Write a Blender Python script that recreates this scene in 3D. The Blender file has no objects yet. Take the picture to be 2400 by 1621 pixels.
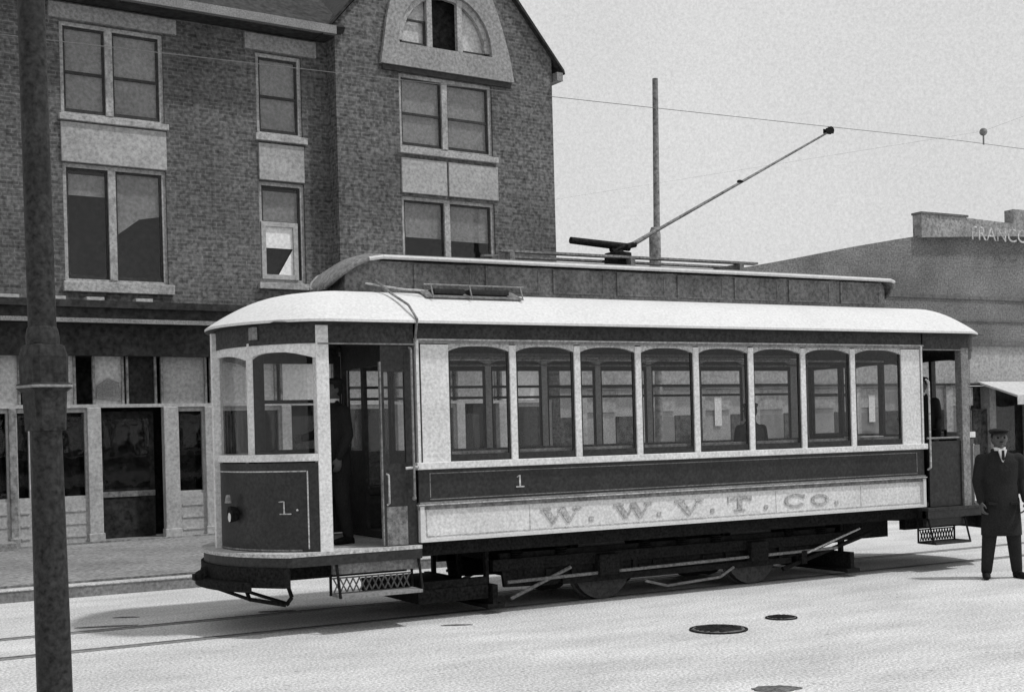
import bpy, bmesh, math, random
from mathutils import Vector, Matrix
random.seed(7)
S = bpy.context.scene
COL = S.collection
R = math.radians

# ------------------------------------------------------------------ materials
MATS = {}
def mat(name, v, rough=0.8, amp=0.25, scale=30, stain=0.15, sscale=1.5, bump=0.0, spec=0.3, metal=0.0, stretch=None):
    """grey weathered surface: v base value, fine speckle and broad stains in object space"""
    if name in MATS: return MATS[name]
    amp *= 1.35; scale *= 1.15
    m = bpy.data.materials.new(name); m.use_nodes = True
    nt = m.node_tree; N = nt.nodes; Lk = nt.links
    b = N['Principled BSDF']
    tc = N.new('ShaderNodeTexCoord'); mp = N.new('ShaderNodeMapping')
    Lk.new(tc.outputs['Object'], mp.inputs['Vector'])
    if stretch: mp.inputs['Scale'].default_value = stretch
    n1 = N.new('ShaderNodeTexNoise'); n1.inputs['Scale'].default_value = scale
    n1.inputs['Detail'].default_value = 2.0; n1.inputs['Roughness'].default_value = 0.6
    n2 = N.new('ShaderNodeTexNoise'); n2.inputs['Scale'].default_value = sscale
    n2.inputs['Detail'].default_value = 5.0
    Lk.new(mp.outputs[0], n1.inputs['Vector']); Lk.new(tc.outputs['Object'], n2.inputs['Vector'])
    def mr(src, a):
        r = N.new('ShaderNodeMapRange'); r.clamp = True
        r.inputs['From Min'].default_value = 0.28; r.inputs['From Max'].default_value = 0.72
        r.inputs['To Min'].default_value = 1 - a; r.inputs['To Max'].default_value = 1 + a
        Lk.new(src, r.inputs['Value']); return r.outputs[0]
    m1 = N.new('ShaderNodeMath'); m1.operation = 'MULTIPLY'
    Lk.new(mr(n1.outputs['Fac'], amp), m1.inputs[0]); Lk.new(mr(n2.outputs['Fac'], stain), m1.inputs[1])
    m2 = N.new('ShaderNodeMath'); m2.operation = 'MULTIPLY'; m2.inputs[1].default_value = v; m2.use_clamp = True
    Lk.new(m1.outputs[0], m2.inputs[0])
    cc = N.new('ShaderNodeCombineColor')
    for i in range(3): Lk.new(m2.outputs[0], cc.inputs[i])
    Lk.new(cc.outputs[0], b.inputs['Base Color'])
    b.inputs['Roughness'].default_value = rough; b.inputs['Specular IOR Level'].default_value = spec
    b.inputs['Metallic'].default_value = metal
    if bump:
        bp = N.new('ShaderNodeBump'); bp.inputs['Strength'].default_value = bump; bp.inputs['Distance'].default_value = 0.02
        Lk.new(n1.outputs['Fac'], bp.inputs['Height']); Lk.new(bp.outputs[0], b.inputs['Normal'])
    MATS[name] = m; return m

def brick_mat(name, v, mortar, amp=0.3, c1=0.65, c2=1.3):
    m = bpy.data.materials.new(name); m.use_nodes = True
    nt = m.node_tree; N = nt.nodes; Lk = nt.links; b = N['Principled BSDF']
    tc = N.new('ShaderNodeTexCoord'); sx = N.new('ShaderNodeSeparateXYZ'); cb = N.new('ShaderNodeCombineXYZ')
    Lk.new(tc.outputs['Object'], sx.inputs[0])
    ad = N.new('ShaderNodeMath'); ad.operation = 'ADD'
    Lk.new(sx.outputs['X'], ad.inputs[0]); Lk.new(sx.outputs['Y'], ad.inputs[1])
    Lk.new(ad.outputs[0], cb.inputs['X']); Lk.new(sx.outputs['Z'], cb.inputs['Y'])
    br = N.new('ShaderNodeTexBrick'); Lk.new(cb.outputs[0], br.inputs['Vector'])
    br.inputs['Scale'].default_value = 1.0; br.inputs['Brick Width'].default_value = 0.19
    br.inputs['Row Height'].default_value = 0.068; br.inputs['Mortar Size'].default_value = 0.010
    br.inputs['Color1'].default_value = (v * c1,) * 3 + (1,); br.inputs['Color2'].default_value = (v * c2,) * 3 + (1,)
    br.inputs['Mortar'].default_value = (mortar,) * 3 + (1,)
    n = N.new('ShaderNodeTexNoise'); n.inputs['Scale'].default_value = 13; n.inputs['Detail'].default_value = 3
    n2 = N.new('ShaderNodeTexNoise'); n2.inputs['Scale'].default_value = 0.5; n2.inputs['Detail'].default_value = 6
    Lk.new(tc.outputs['Object'], n.inputs['Vector']); Lk.new(tc.outputs['Object'], n2.inputs['Vector'])
    def mr(src, a):
        r = N.new('ShaderNodeMapRange'); r.inputs['From Min'].default_value = 0.28; r.inputs['From Max'].default_value = 0.72
        r.inputs['To Min'].default_value = 1 - a; r.inputs['To Max'].default_value = 1 + a
        Lk.new(src, r.inputs['Value']); return r.outputs[0]
    mu = N.new('ShaderNodeMath'); mu.operation = 'MULTIPLY'
    Lk.new(mr(n.outputs['Fac'], amp), mu.inputs[0]); Lk.new(mr(n2.outputs['Fac'], 0.34), mu.inputs[1])
    vm = N.new('ShaderNodeVectorMath'); vm.operation = 'SCALE'
    Lk.new(br.outputs['Color'], vm.inputs[0]); Lk.new(mu.outputs[0], vm.inputs['Scale'])
    Lk.new(vm.outputs[0], b.inputs['Base Color'])
    b.inputs['Roughness'].default_value = 0.9; b.inputs['Specular IOR Level'].default_value = 0.2
    bp = N.new('ShaderNodeBump'); bp.inputs['Strength'].default_value = 0.4; bp.inputs['Distance'].default_value = 0.01
    Lk.new(br.outputs['Fac'], bp.inputs['Height']); bp.invert = True
    Lk.new(bp.outputs[0], b.inputs['Normal'])
    return m

def glass_mat(name, refl=0.10, tint=0.85, rough=0.03):
    m = bpy.data.materials.new(name); m.use_nodes = True
    nt = m.node_tree; N = nt.nodes; Lk = nt.links
    N.remove(N['Principled BSDF']); out = N['Material Output']
    t = N.new('ShaderNodeBsdfTransparent'); t.inputs[0].default_value = (tint, tint, tint, 1)
    g = N.new('ShaderNodeBsdfGlossy'); g.inputs['Color'].default_value = (0.9, 0.9, 0.9, 1); g.inputs['Roughness'].default_value = rough
    lw = N.new('ShaderNodeLayerWeight'); lw.inputs['Blend'].default_value = 0.25
    r = N.new('ShaderNodeMapRange'); r.inputs['To Min'].default_value = refl; r.inputs['To Max'].default_value = 0.38
    Lk.new(lw.outputs['Facing'], r.inputs['Value'])
    p = N.new('ShaderNodeMath'); p.operation = 'POWER'; p.inputs[1].default_value = 2.0
    Lk.new(lw.outputs['Facing'], p.inputs[0]); Lk.new(p.outputs[0], r.inputs['Value'])
    nz = N.new('ShaderNodeTexNoise'); nz.inputs['Scale'].default_value = 2.2
    tc = N.new('ShaderNodeTexCoord'); Lk.new(tc.outputs['Object'], nz.inputs['Vector'])
    bp = N.new('ShaderNodeBump'); bp.inputs['Strength'].default_value = 0.08; bp.inputs['Distance'].default_value = 0.05
    Lk.new(nz.outputs['Fac'], bp.inputs['Height']); Lk.new(bp.outputs[0], g.inputs['Normal'])
    mx = N.new('ShaderNodeMixShader'); Lk.new(r.outputs[0], mx.inputs[0]); Lk.new(t.outputs[0], mx.inputs[1]); Lk.new(g.outputs[0], mx.inputs[2])
    Lk.new(mx.outputs[0], out.inputs['Surface'])
    return m

M = dict(
    cream=mat('cream_paint', 0.62, 0.55, 0.17, 28, 0.10, 2.5),
    roofw=mat('roof_canvas', 0.60, 0.75, 0.09, 30, 0.05, 1.5),
    dark=mat('dark_paint', 0.017, 0.45, 0.55, 26, 0.3, 3, spec=0.4),
    letterb=mat('dark_letterboard', 0.032, 0.6, 0.5, 26, 0.25, 3),
    line=mat('lining_grey', 0.42, 0.6, 0.35, 30, 0.2, 3),
    trim=mat('trim_grey', 0.20, 0.6, 0.3, 30, 0.2, 3),
    letter=mat('lettering_paint', 0.36, 0.7, 0.4, 32, 0.2, 6),
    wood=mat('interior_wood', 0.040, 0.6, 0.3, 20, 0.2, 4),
    clere=mat('clerestory_paint', 0.17, 0.7, 0.4, 24, 0.3, 3),
    deck=mat('deck_pane', 0.14, 0.5, 0.4, 24, 0.3, 3),
    iron=mat('black_iron', 0.010, 0.75, 0.7, 30, 0.3, 4, spec=0.12),
    steel=mat('worn_steel', 0.30, 0.4, 0.4, 30, 0.3, 5, metal=0.5),
    glass=glass_mat('car_glass', 0.02, 0.92),
    wglass=glass_mat('window_glass', 0.03, 0.80),
    road=mat('road_dust', 0.53, 0.95, 0.36, 36, 0.12, 0.45, bump=0.8),
    walk=mat('pavement', 0.20, 0.95, 0.4, 16, 0.25, 0.6, bump=0.3),
    kerb=mat('kerb_stone', 0.21, 0.9, 0.3, 20, 0.25, 1.2),
    gutter=mat('damp_earth', 0.09, 0.95, 0.5, 14, 0.4, 0.9),
    patch=mat('dark_patch', 0.10, 0.9, 0.5, 30, 0.4, 3),
    stone=mat('limestone', 0.26, 0.85, 0.28, 14, 0.15, 1.2),
    stonel=mat('pale_limestone', 0.33, 0.85, 0.22, 14, 0.15, 1.2),
    frame=mat('window_frame_paint', 0.33, 0.7, 0.3, 16, 0.2, 2),
    sash=mat('dark_sash', 0.03, 0.6, 0.4, 16, 0.2, 2),
    blind_and_reflection=mat('blind_and_sky_tone', 0.46, 0.9, 0.22, 14, 0.15, 1.0),  # drawn blinds, and reflected sky painted into the lower windows
    blindw=mat('white_blind', 0.75, 0.9, 0.15, 14, 0.1, 1.0),
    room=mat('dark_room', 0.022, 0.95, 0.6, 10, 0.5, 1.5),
    shopw=mat('shop_paint', 0.36, 0.7, 0.2, 16, 0.15, 2.0),
    shopg=mat('shop_grey', 0.20, 0.8, 0.4, 12, 0.35, 1.5),
    roofd=mat('dark_shingle', 0.030, 0.9, 0.5, 9, 0.3, 1.0),
    farlow=mat('far_stucco', 0.34, 0.9, 0.25, 8, 0.12, 0.4),
    farband=mat('far_course', 0.13, 0.9, 0.3, 7, 0.2, 0.5),
    fardark=mat('far_shop_dark', 0.06, 0.9, 0.6, 6, 0.5, 0.8),
    farpar=mat('far_parapet', 0.24, 0.9, 0.35, 8, 0.25, 1.0),
    awn=mat('awning_canvas', 0.50, 0.9, 0.14, 8, 0.1, 0.6),
    pole=mat('weathered_pole', 0.20, 0.9, 0.4, 12, 0.2, 0.8),
    post=mat('dark_post_paint', 0.019, 0.7, 0.7, 42, 0.35, 6),
    wire=mat('wire', 0.14, 0.6, 0.2, 3, 0.2, 0.2),
    coat=mat('dark_wool', 0.016, 0.95, 0.30, 60, 0.25, 5, bump=0.3),
    skin=mat('skin', 0.085, 0.6, 0.15, 30, 0.1, 5),
    white=mat('white_linen', 0.75, 0.8, 0.1, 30, 0.05, 5),
    paper=mat('paper', 0.7, 0.9, 0.1, 30, 0.05, 5),
    lens=mat('lamp_lens', 0.7, 0.15, 0.1, 30, 0.05, 5, spec=0.8),
    sign=mat('faded_sign_paint', 0.40, 0.9, 0.4, 9, 0.25, 1.5),
)
def road_extra(m):
    nt = m.node_tree; N = nt.nodes; Lk = nt.links; b = N['Principled BSDF']
    src = b.inputs['Base Color'].links[0].from_socket
    tc = N.new('ShaderNodeTexCoord'); mp = N.new('ShaderNodeMapping'); mp.inputs['Scale'].default_value = (0.6, 1.7, 1); mp.inputs['Rotation'].default_value = (0, 0, 0.06)
    Lk.new(tc.outputs['Object'], mp.inputs['Vector'])
    a = N.new('ShaderNodeTexNoise'); a.inputs['Scale'].default_value = 1.0; a.inputs['Detail'].default_value = 8; a.inputs['Roughness'].default_value = 0.7; Lk.new(mp.outputs[0], a.inputs['Vector'])
    r = N.new('ShaderNodeMapRange'); r.inputs['From Min'].default_value = 0.35; r.inputs['From Max'].default_value = 0.62; r.inputs['To Min'].default_value = 0.80; r.inputs['To Max'].default_value = 1.06
    Lk.new(a.outputs['Fac'], r.inputs['Value'])
    v = N.new('ShaderNodeTexVoronoi'); v.inputs['Scale'].default_value = 4.5; Lk.new(tc.outputs['Object'], v.inputs['Vector'])
    r2 = N.new('ShaderNodeMapRange'); r2.inputs['From Min'].default_value = 0.05; r2.inputs['From Max'].default_value = 0.11; r2.inputs['To Min'].default_value = 0.6; r2.inputs['To Max'].default_value = 1.0
    Lk.new(v.outputs['Distance'], r2.inputs['Value'])
    mu = N.new('ShaderNodeMath'); mu.operation = 'MULTIPLY'; Lk.new(r.outputs[0], mu.inputs[0]); Lk.new(r2.outputs[0], mu.inputs[1])
    vm = N.new('ShaderNodeVectorMath'); vm.operation = 'SCALE'; Lk.new(src, vm.inputs[0]); Lk.new(mu.outputs[0], vm.inputs['Scale'])
    Lk.new(vm.outputs[0], b.inputs['Base Color'])
road_extra(M['road'])
M['brick'] = brick_mat('dark_brick', 0.098, 0.13, 0.6, 0.72, 1.28)
M['farbrick'] = brick_mat('far_brick', 0.165, 0.18, 0.45, 0.9, 1.1)

# ------------------------------------------------------------------ mesh helpers
class MB:
    def __init__(s): s.b = bmesh.new()
    def face(s, vs):
        return s.b.faces.new([s.b.verts.new(v) for v in vs])
    def box(s, x0, x1, y0, y1, z0, z1):
        v = [s.b.verts.new(p) for p in ((x0,y0,z0),(x1,y0,z0),(x1,y1,z0),(x0,y1,z0),(x0,y0,z1),(x1,y0,z1),(x1,y1,z1),(x0,y1,z1))]
        for f in ((0,1,5,4),(1,2,6,5),(2,3,7,6),(3,0,4,7),(4,5,6,7),(3,2,1,0)): s.b.faces.new([v[i] for i in f])
        return s
    def tube(s, p0, p1, r0, r1=None, n=10):
        r1 = r0 if r1 is None else r1
        p0 = Vector(p0); p1 = Vector(p1); d = (p1 - p0).normalized()
        a = d.orthogonal().normalized(); c = d.cross(a)
        A = []; B = []
        for i in range(n):
            t = 2 * math.pi * i / n; o = a * math.cos(t) + c * math.sin(t)
            A.append(s.b.verts.new(p0 + o * r0)); B.append(s.b.verts.new(p1 + o * r1))
        for i in range(n):
            j = (i + 1) % n; s.b.faces.new([A[i], A[j], B[j], B[i]])
        s.b.faces.new(A[::-1]); s.b.faces.new(B); return s
    def path(s, pts, r, n=8):
        for a, b in zip(pts[:-1], pts[1:]): s.tube(a, b, r, r, n)
        return s
    def sphere(s, c, r, sc=(1,1,1), u=12, v=8):
        ret = bmesh.ops.create_uvsphere(s.b, u_segments=u, v_segments=v, radius=r)
        for q in ret['verts']: q.co = Vector((q.co.x*sc[0], q.co.y*sc[1], q.co.z*sc[2])) + Vector(c)
        return s
    def lathe(s, prof, c=(0,0,0), n=20, axis='z'):
        rings = []
        for r, h in prof:
            ring = []
            for i in range(n):
                t = 2*math.pi*i/n
                if axis == 'z': p = (c[0]+r*math.cos(t), c[1]+r*math.sin(t), c[2]+h)
                elif axis == 'y': p = (c[0]+r*math.cos(t), c[1]+h, c[2]+r*math.sin(t))
                else: p = (c[0]+h, c[1]+r*math.cos(t), c[2]+r*math.sin(t))
                ring.append(s.b.verts.new(p))
            rings.append(ring)
        for A, B in zip(rings[:-1], rings[1:]):
            for i in range(n):
                j = (i+1) % n; s.b.faces.new([A[i], A[j], B[j], B[i]])
        s.b.faces.new(rings[0][::-1]); s.b.faces.new(rings[-1]); return s
    def loft(s, rings, closed=True, cap=True):
        V = [[s.b.verts.new(p) for p in r] for r in rings]
        n = len(V[0])
        for A, B in zip(V[:-1], V[1:]):
            for i in range(n if closed else n-1):
                j = (i+1) % n; s.b.faces.new([A[i], A[j], B[j], B[i]])
        if cap and closed: s.b.faces.new(V[0][::-1]); s.b.faces.new(V[-1])
        return s
    def prism(s, poly, axis, a, b):
        """extrude a 2-D polygon between a and b along axis ('y': poly in x,z; 'x': poly in y,z; 'z': poly in x,y)"""
        def P(p, h):
            return {'y': (p[0], h, p[1]), 'x': (h, p[0], p[1]), 'z': (p[0], p[1], h)}[axis]
        A = [s.b.verts.new(P(p, a)) for p in poly]; B = [s.b.verts.new(P(p, b)) for p in poly]
        n = len(poly)
        for i in range(n):
            j = (i+1) % n; s.b.faces.new([A[i], A[j], B[j], B[i]])
        s.b.faces.new(A[::-1]); s.b.faces.new(B); return s
    def build(s, name, m, parent=None, at=None, smooth=False, bevel=0):
        """vertices are given in world (or the thing's local) frame; at = offset of the thing's base"""
        bmesh.ops.recalc_face_normals(s.b, faces=s.b.faces)
        off = at
        if off is None and parent is not None: off = parent.get('_o')
        if off is not None: bmesh.ops.translate(s.b, verts=s.b.verts, vec=-Vector(off))
        me = bpy.data.meshes.new(name); s.b.to_mesh(me); s.b.free()
        me.materials.append(M[m] if isinstance(m, str) else m)
        if smooth:
            for p in me.polygons: p.use_smooth = True
        o = bpy.data.objects.new(name, me); COL.objects.link(o)
        if parent is not None:
            o.parent = parent
            if off is not None: o['_o'] = list(off)
        elif at is not None: o.location = at
        if bevel:
            bv = o.modifiers.new('bevel', 'BEVEL'); bv.width = bevel; bv.segments = 2; bv.limit_method = 'ANGLE'
        if smooth:
            try:
                me.set_sharp_from_angle(angle=R(40))
            except Exception: pass
        return o
def tag(o, label, cat, group=None):
    o['label'] = label; o['category'] = cat
    if group: o['group'] = group
    return o
def thing(name, label, cat, loc=(0,0,0), rotz=0, group=None, local=False):
    o = bpy.data.objects.new(name, None); COL.objects.link(o); o.location = loc; o.rotation_euler = (0,0,rotz)
    o.empty_display_size = 0.2
    if not local: o['_o'] = list(loc)
    return tag(o, label, cat, group)
def struct(o, kind='structure'): o['kind'] = kind; return o

# ------------------------------------------------------------------ setting
struct(MB().box(-140, 160, -70, 230, -0.6, 0).build('street', 'road'))
struct(MB().box(-60, 10.3, 5.45, 11.9, -0.2, 0.13).build('pavement', 'walk'))
struct(MB().box(-60, 10.3, 4.98, 5.45, -0.2, 0.05).build('gutter_strip', 'gutter'))
struct(MB().box(-60, 10.3, 4.74, 4.98, -0.2, 0.13).build('kerb', 'kerb'))
struct(MB().box(-60, 10.3, 4.73, 4.98, 0.131, 0.15).build('kerb_top', 'line', bevel=0.005))
struct(MB().box(11.5, 90, 19.6, 24.0, -0.2, 0.14).build('far_pavement', 'walk'))
# rails: flush steel head in a dark groove
for y in (0.45, 1.65):
    rt = thing('rail', 'near steel tram rail set flush in the pale road' if y < 1 else 'far steel tram rail set flush in the pale road, nearer the kerb', 'rail', (0, y, 0), group='street rails')
    MB().box(-60, 90, y-0.035, y+0.035, -0.05, 0.008).build('rail_head', 'trim', rt)
    MB().box(-60, 90, y+0.037, y+0.13, -0.05, 0.0045).build('groove', 'gutter', rt)
def blot(cx, cy, rx, ry, seed, h=0.006, ang=0):
    rnd = random.Random(seed); pts = []
    for i in range(28):
        t = 2*math.pi*i/28; k = 1 + rnd.uniform(-0.14, 0.14)
        x = rx*k*math.cos(t); y = ry*k*math.sin(t)
        pts.append((cx + x*math.cos(ang)-y*math.sin(ang), cy + x*math.sin(ang)+y*math.cos(ang)))
    return pts
def manhole(cx, cy, r, label):
    t = thing('manhole_cover', label, 'manhole cover', (cx, cy, 0), group='iron covers in the road')
    MB().lathe([(r*0.9, -0.02), (r*0.9, 0.010), (r*0.88, 0.014)], (cx, cy, 0), 28).build('lid', 'patch', t)
    g = MB()
    g.lathe([(r, -0.02), (r, 0.012), (r*0.93, 0.012), (r*0.93, -0.02)], (cx, cy, 0), 28); g.build('ring', 'iron', t)
    for k in range(-3, 4):
        w = math.sqrt(max(0.01, 0.8**2-(k*0.22)**2))*r
        MB().box(cx-w, cx+w, cy+k*0.22*r-0.012, cy+k*0.22*r+0.012, 0.0145, 0.020).build('rib', 'iron', t)
manhole(2.13, -2.07, 0.27, 'round dark iron cover in the road, nearest in front of the streetcar')
manhole(3.05, -1.87, 0.155, 'smaller dark iron cover in the road, behind and right of the larger one')
for i, (x, y, rx, ry, a, lab) in enumerate([
    (0.80, -4.45, 0.17, 0.10, -0.5, 'dark damp patch at the bottom edge of the photo'),
    (-2.60, 1.93, 0.30, 0.045, -0.35, 'long thin dark streak just left of the streetcar, beside the far rail'),
    (-2.28, 2.50, 0.13, 0.04, -0.5, 'short dark streak nearer the kerb, left of the streetcar'),
    (-0.80, 1.88, 0.20, 0.05, -0.4, 'dark streak on the road under the front platform'),
    (0.32, -0.27, 0.15, 0.035, -0.5, 'small dark streak beside the near rail, below the front step'),
    (6.25, -2.60, 0.10, 0.10, -0.5, 'dark patch at the right edge of the photo in front of the man')]):
    tag(MB().prism(blot(x, y, rx, ry, i, ang=a), 'z', -0.01, 0.006).build('damp_patch', 'patch', at=(x, y, 0)), lab, 'patch', 'dark patches on the road')

# ------------------------------------------------------------------ brick corner building (local frame: x along the front, z up, -y towards the street)
B = thing('brick_building', 'dark brick building of three storeys with a gabled bay and shops below, left', 'building', (-0.29, 11.78, 0.0), R(5), local=True)
def wall_grid(x0, x1, z0, z1, holes, y, depth, name='wall', m='brick', parent=B):
    xs = sorted(set([x0, x1] + [h[0] for h in holes] + [h[1] for h in holes]))
    zs = sorted(set([z0, z1] + [h[2] for h in holes] + [h[3] for h in holes]))
    g = MB()
    for a, b in zip(xs[:-1], xs[1:]):
        run = None
        cells = []
        for c, d in zip(zs[:-1], zs[1:]):
            cx, cz = (a+b)/2, (c+d)/2
            if any(h[0] < cx < h[1] and h[2] < cz < h[3] for h in holes): cells.append(None)
            else: cells.append((c, d))
        i = 0
        while i < len(cells):
            if cells[i] is None: i += 1; continue
            j = i
            while j+1 < len(cells) and cells[j+1] is not None: j += 1
            g.face([(a, y, cells[i][0]), (b, y, cells[i][0]), (b, y, cells[j][1]), (a, y, cells[j][1])])
            i = j+1
    for h in holes:
        a, b, c, d = h; e = y+depth
        g.face([(a,y,c),(a,e,c),(a,e,d),(a,y,d)]); g.face([(b,y,c),(b,y,d),(b,e,d),(b,e,c)])
        g.face([(a,y,c),(b,y,c),(b,e,c),(a,e,c)]); g.face([(a,y,d),(a,e,d),(b,e,d),(b,y,d)])
    return g.build(name, m, parent)
XL, XR = -12.0, 9.3
shop_top = 4.35
lower = [(-0.97, 0.87, 4.70, 6.79), (2.66, 3.60, 4.85, 6.78)]
upper = [(-0.97, 0.87, 7.62, 9.27), (2.66, 3.60, 7.66, 9.23)]
more = []
for k in (-1, -2, -3):
    more += [(-0.97+k*3.6, 0.87+k*3.6, 4.70, 6.79), (-0.97+k*3.6, 0.87+k*3.6, 7.62, 9.27)]
wall_grid(XL, 4.14, shop_top, 9.75, lower+upper+more, 0, 0.16)
PB = -0.40   # front of the projecting bay
bay = [(5.53, 7.74, 4.70, 6.66), (5.53, 7.74, 7.62, 9.12)]
wb = wall_grid(4.14, XR, shop_top, 9.40, bay, PB, 0.16, 'bay_wall')
g = MB()
g.face([(4.14, PB, shop_top), (4.14, PB, 9.9), (4.14, 0, 9.9), (4.14, 0, shop_top)])
g.face([(XR, PB, 0), (XR, 9, 0), (XR, 9, 9.9), (XR, PB, 9.9)])
# gable above z = 9.40
cx = 6.70; pk = 9.9 + (XR - cx)*1.13
g.face([(4.14,PB,9.40),(5.50,PB,9.40),(5.50,PB,9.9+(5.50-4.14)*1.13),(4.14,PB,9.9)])
g.face([(7.80,PB,9.40),(XR,PB,9.40),(XR,PB,9.9),(7.80,PB,9.9+(XR-7.80)*1.13)])
g.face([(5.50,PB,10.95),(7.80,PB,10.95),(7.80,PB,9.9+(XR-7.80)*1.13),(cx,PB,pk),(5.50,PB,9.9+(5.50-4.14)*1.13)])
g.build('gable_wall', 'brick', B)
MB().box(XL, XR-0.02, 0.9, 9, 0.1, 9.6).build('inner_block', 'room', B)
# roofs
r = MB()
r.prism([(-0.55, 9.78), (5.5, 14.6), (5.5, 14.5), (-0.45, 9.68)], 'x', XL, 4.3)
r.build('main_roof', 'roofd', B)
MB().box(XL, 4.10, -0.58, -0.46, 9.62, 9.78).build('eaves_gutter', 'trim', B)
MB().box(XL, 4.10, -0.46, 0.0, 9.60, 9.66).build('soffit', 'roofd', B)
r = MB()
for sgn in (-1, 1):
    e = cx + sgn*(XR-cx+0.28); ez = 9.9-0.28*1.13
    r.loft([[(e, PB-0.12, ez), (e, 8.5, ez), (cx, 8.5, pk+0.02), (cx, PB-0.12, pk+0.02)],
            [(e-sgn*0.02, PB-0.12, ez+0.09), (e-sgn*0.02, 8.5, ez+0.09), (cx, 8.5, pk+0.13), (cx, PB-0.12, pk+0.13)]])
r.build('gable_roof', 'roofd', B)
MB().box(9.34, 9.50, PB-0.14, 0.3, 9.42, 9.60).build('kneeler', 'trim', B)
# windows -----------------------------------------------------------
def window(x0, x1, z0, z1, y, mull=None, rail=None, blind_and_reflection=None, bm='blind_and_reflection'):
    """frame + sashes + panes; blind = list of polygons (x,z) behind the glass: drawn blinds, and sky reflections shaped as sheets"""
    w = MB(); t = 0.07
    w.box(x0, x0+t, y+0.05, y+0.13, z0, z1); w.box(x1-t, x1, y+0.05, y+0.13, z0, z1)
    w.box(x0+t, x1-t, y+0.052, y+0.13, z1-t, z1); w.box(x0+t, x1-t, y+0.052, y+0.13, z0, z0+t)
    if mull: w.box(mull-0.065, mull+0.065, y+0.03, y+0.128, z0+t, z1-t)
    f = w.build('window', 'frame', B)
    edges = [(x0+t, mull-0.065), (mull+0.065, x1-t)] if mull else [(x0+t, x1-t)]
    for a, b in edges:
        s = MB(); q = 0.04; ya, yb = y+0.085, y+0.12
        s.box(a, a+q, ya, yb, z0+t, z1-t); s.box(b-q, b, ya, yb, z0+t, z1-t)
        s.box(a+q, b-q, ya+0.002, yb, z0+t, z0+t+0.07); s.box(a+q, b-q, ya+0.002, yb, z1-t-q, z1-t)
        if rail: s.box(a+q, b-q, ya+0.002, yb, rail-0.025, rail+0.025)
        s.build('sash', 'sash', f)
        MB().box(a+q, b-q, y+0.098, y+0.104, z0+t+0.07, z1-t-q).build('pane', 'wglass', f)
    if blind_and_reflection:
        for p in blind_and_reflection: MB().prism(p, 'y', y+0.142, y+0.146).build('blind_and_reflection', bm, f)
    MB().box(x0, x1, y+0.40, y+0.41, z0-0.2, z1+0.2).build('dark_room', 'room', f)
    return f
def rc(a, b, c, d): return [(a,c),(b,c),(b,d),(a,d)]
for k in (0, -1, -2, -3):
    o = k*3.6
    window(-0.97+o, 0.87+o, 7.62, 9.27, 0, -0.11+o, 8.40, [rc(-0.95+o, 0.85+o, 7.62, 9.25)])
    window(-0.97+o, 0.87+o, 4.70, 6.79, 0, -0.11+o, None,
           [rc(-0.92+o, -0.14+o, 6.25, 6.62), [(0.0+o, 6.7), (0.82+o, 6.7), (0.82+o, 5.98), (0.4+o, 5.9), (0.0+o, 5.6)]])  # pale sheets with slanting edges imitate sky reflected above dark roofs
    MB().box(-1.16+o, 1.11+o, -0.07, 0.02, 9.29, 9.56).build('lintel', 'stone', B, bevel=0.01)
    MB().box(-1.02+o, 0.92+o, -0.09, 0.12, 7.52, 7.63).build('sill', 'frame', B, bevel=0.01)
    MB().box(-0.99+o, 0.88+o, -0.04, 0.02, 6.80, 7.50).build('spandrel', 'stonel', B, bevel=0.01)
    MB().box(-1.02+o, 0.95+o, -0.10, 0.12, 4.53, 4.71).build('sill', 'frame', B, bevel=0.01)
# middle single window
window(2.66, 3.60, 7.66, 9.23, 0, None, 8.42, [rc(2.68, 3.58, 7.66, 9.2)])
MB().box(2.43, 3.90, -0.07, 0.02, 9.25, 9.56).build('lintel', 'stone', B, bevel=0.01)
MB().box(2.60, 3.66, -0.09, 0.12, 7.54, 7.67).build('sill', 'frame', B, bevel=0.01)
MB().box(2.67, 3.60, -0.04, 0.02, 6.80, 7.50).build('spandrel', 'stonel', B, bevel=0.01)
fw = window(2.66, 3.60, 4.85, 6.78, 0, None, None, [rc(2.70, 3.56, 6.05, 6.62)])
s = MB()   # raised lower sash, pale, standing proud
for a, b, c, d in ((2.70, 2.79, 4.92, 6.02), (3.36, 3.45, 4.92, 6.02), (2.79, 3.36, 4.92, 5.01), (2.79, 3.36, 5.93, 6.02)):
    s.box(a, b, 0.02, 0.06, c, d)
s.build('lower_sash', 'shopw', fw)
MB().prism(rc(2.79, 3.36, 5.52, 5.93), 'y', 0.065, 0.07).build('blind_and_reflection', 'blindw', fw)
bb = MB(); bb.prism([(3.05, 5.01), (3.36, 5.01), (3.36, 5.52)], 'y', 0.065, 0.07)
bb.build('curtain', 'blindw', fw)
MB().box(2.60, 3.66, -0.09, 0.12, 4.72, 4.84).build('sill', 'frame', B, bevel=0.01)
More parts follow.
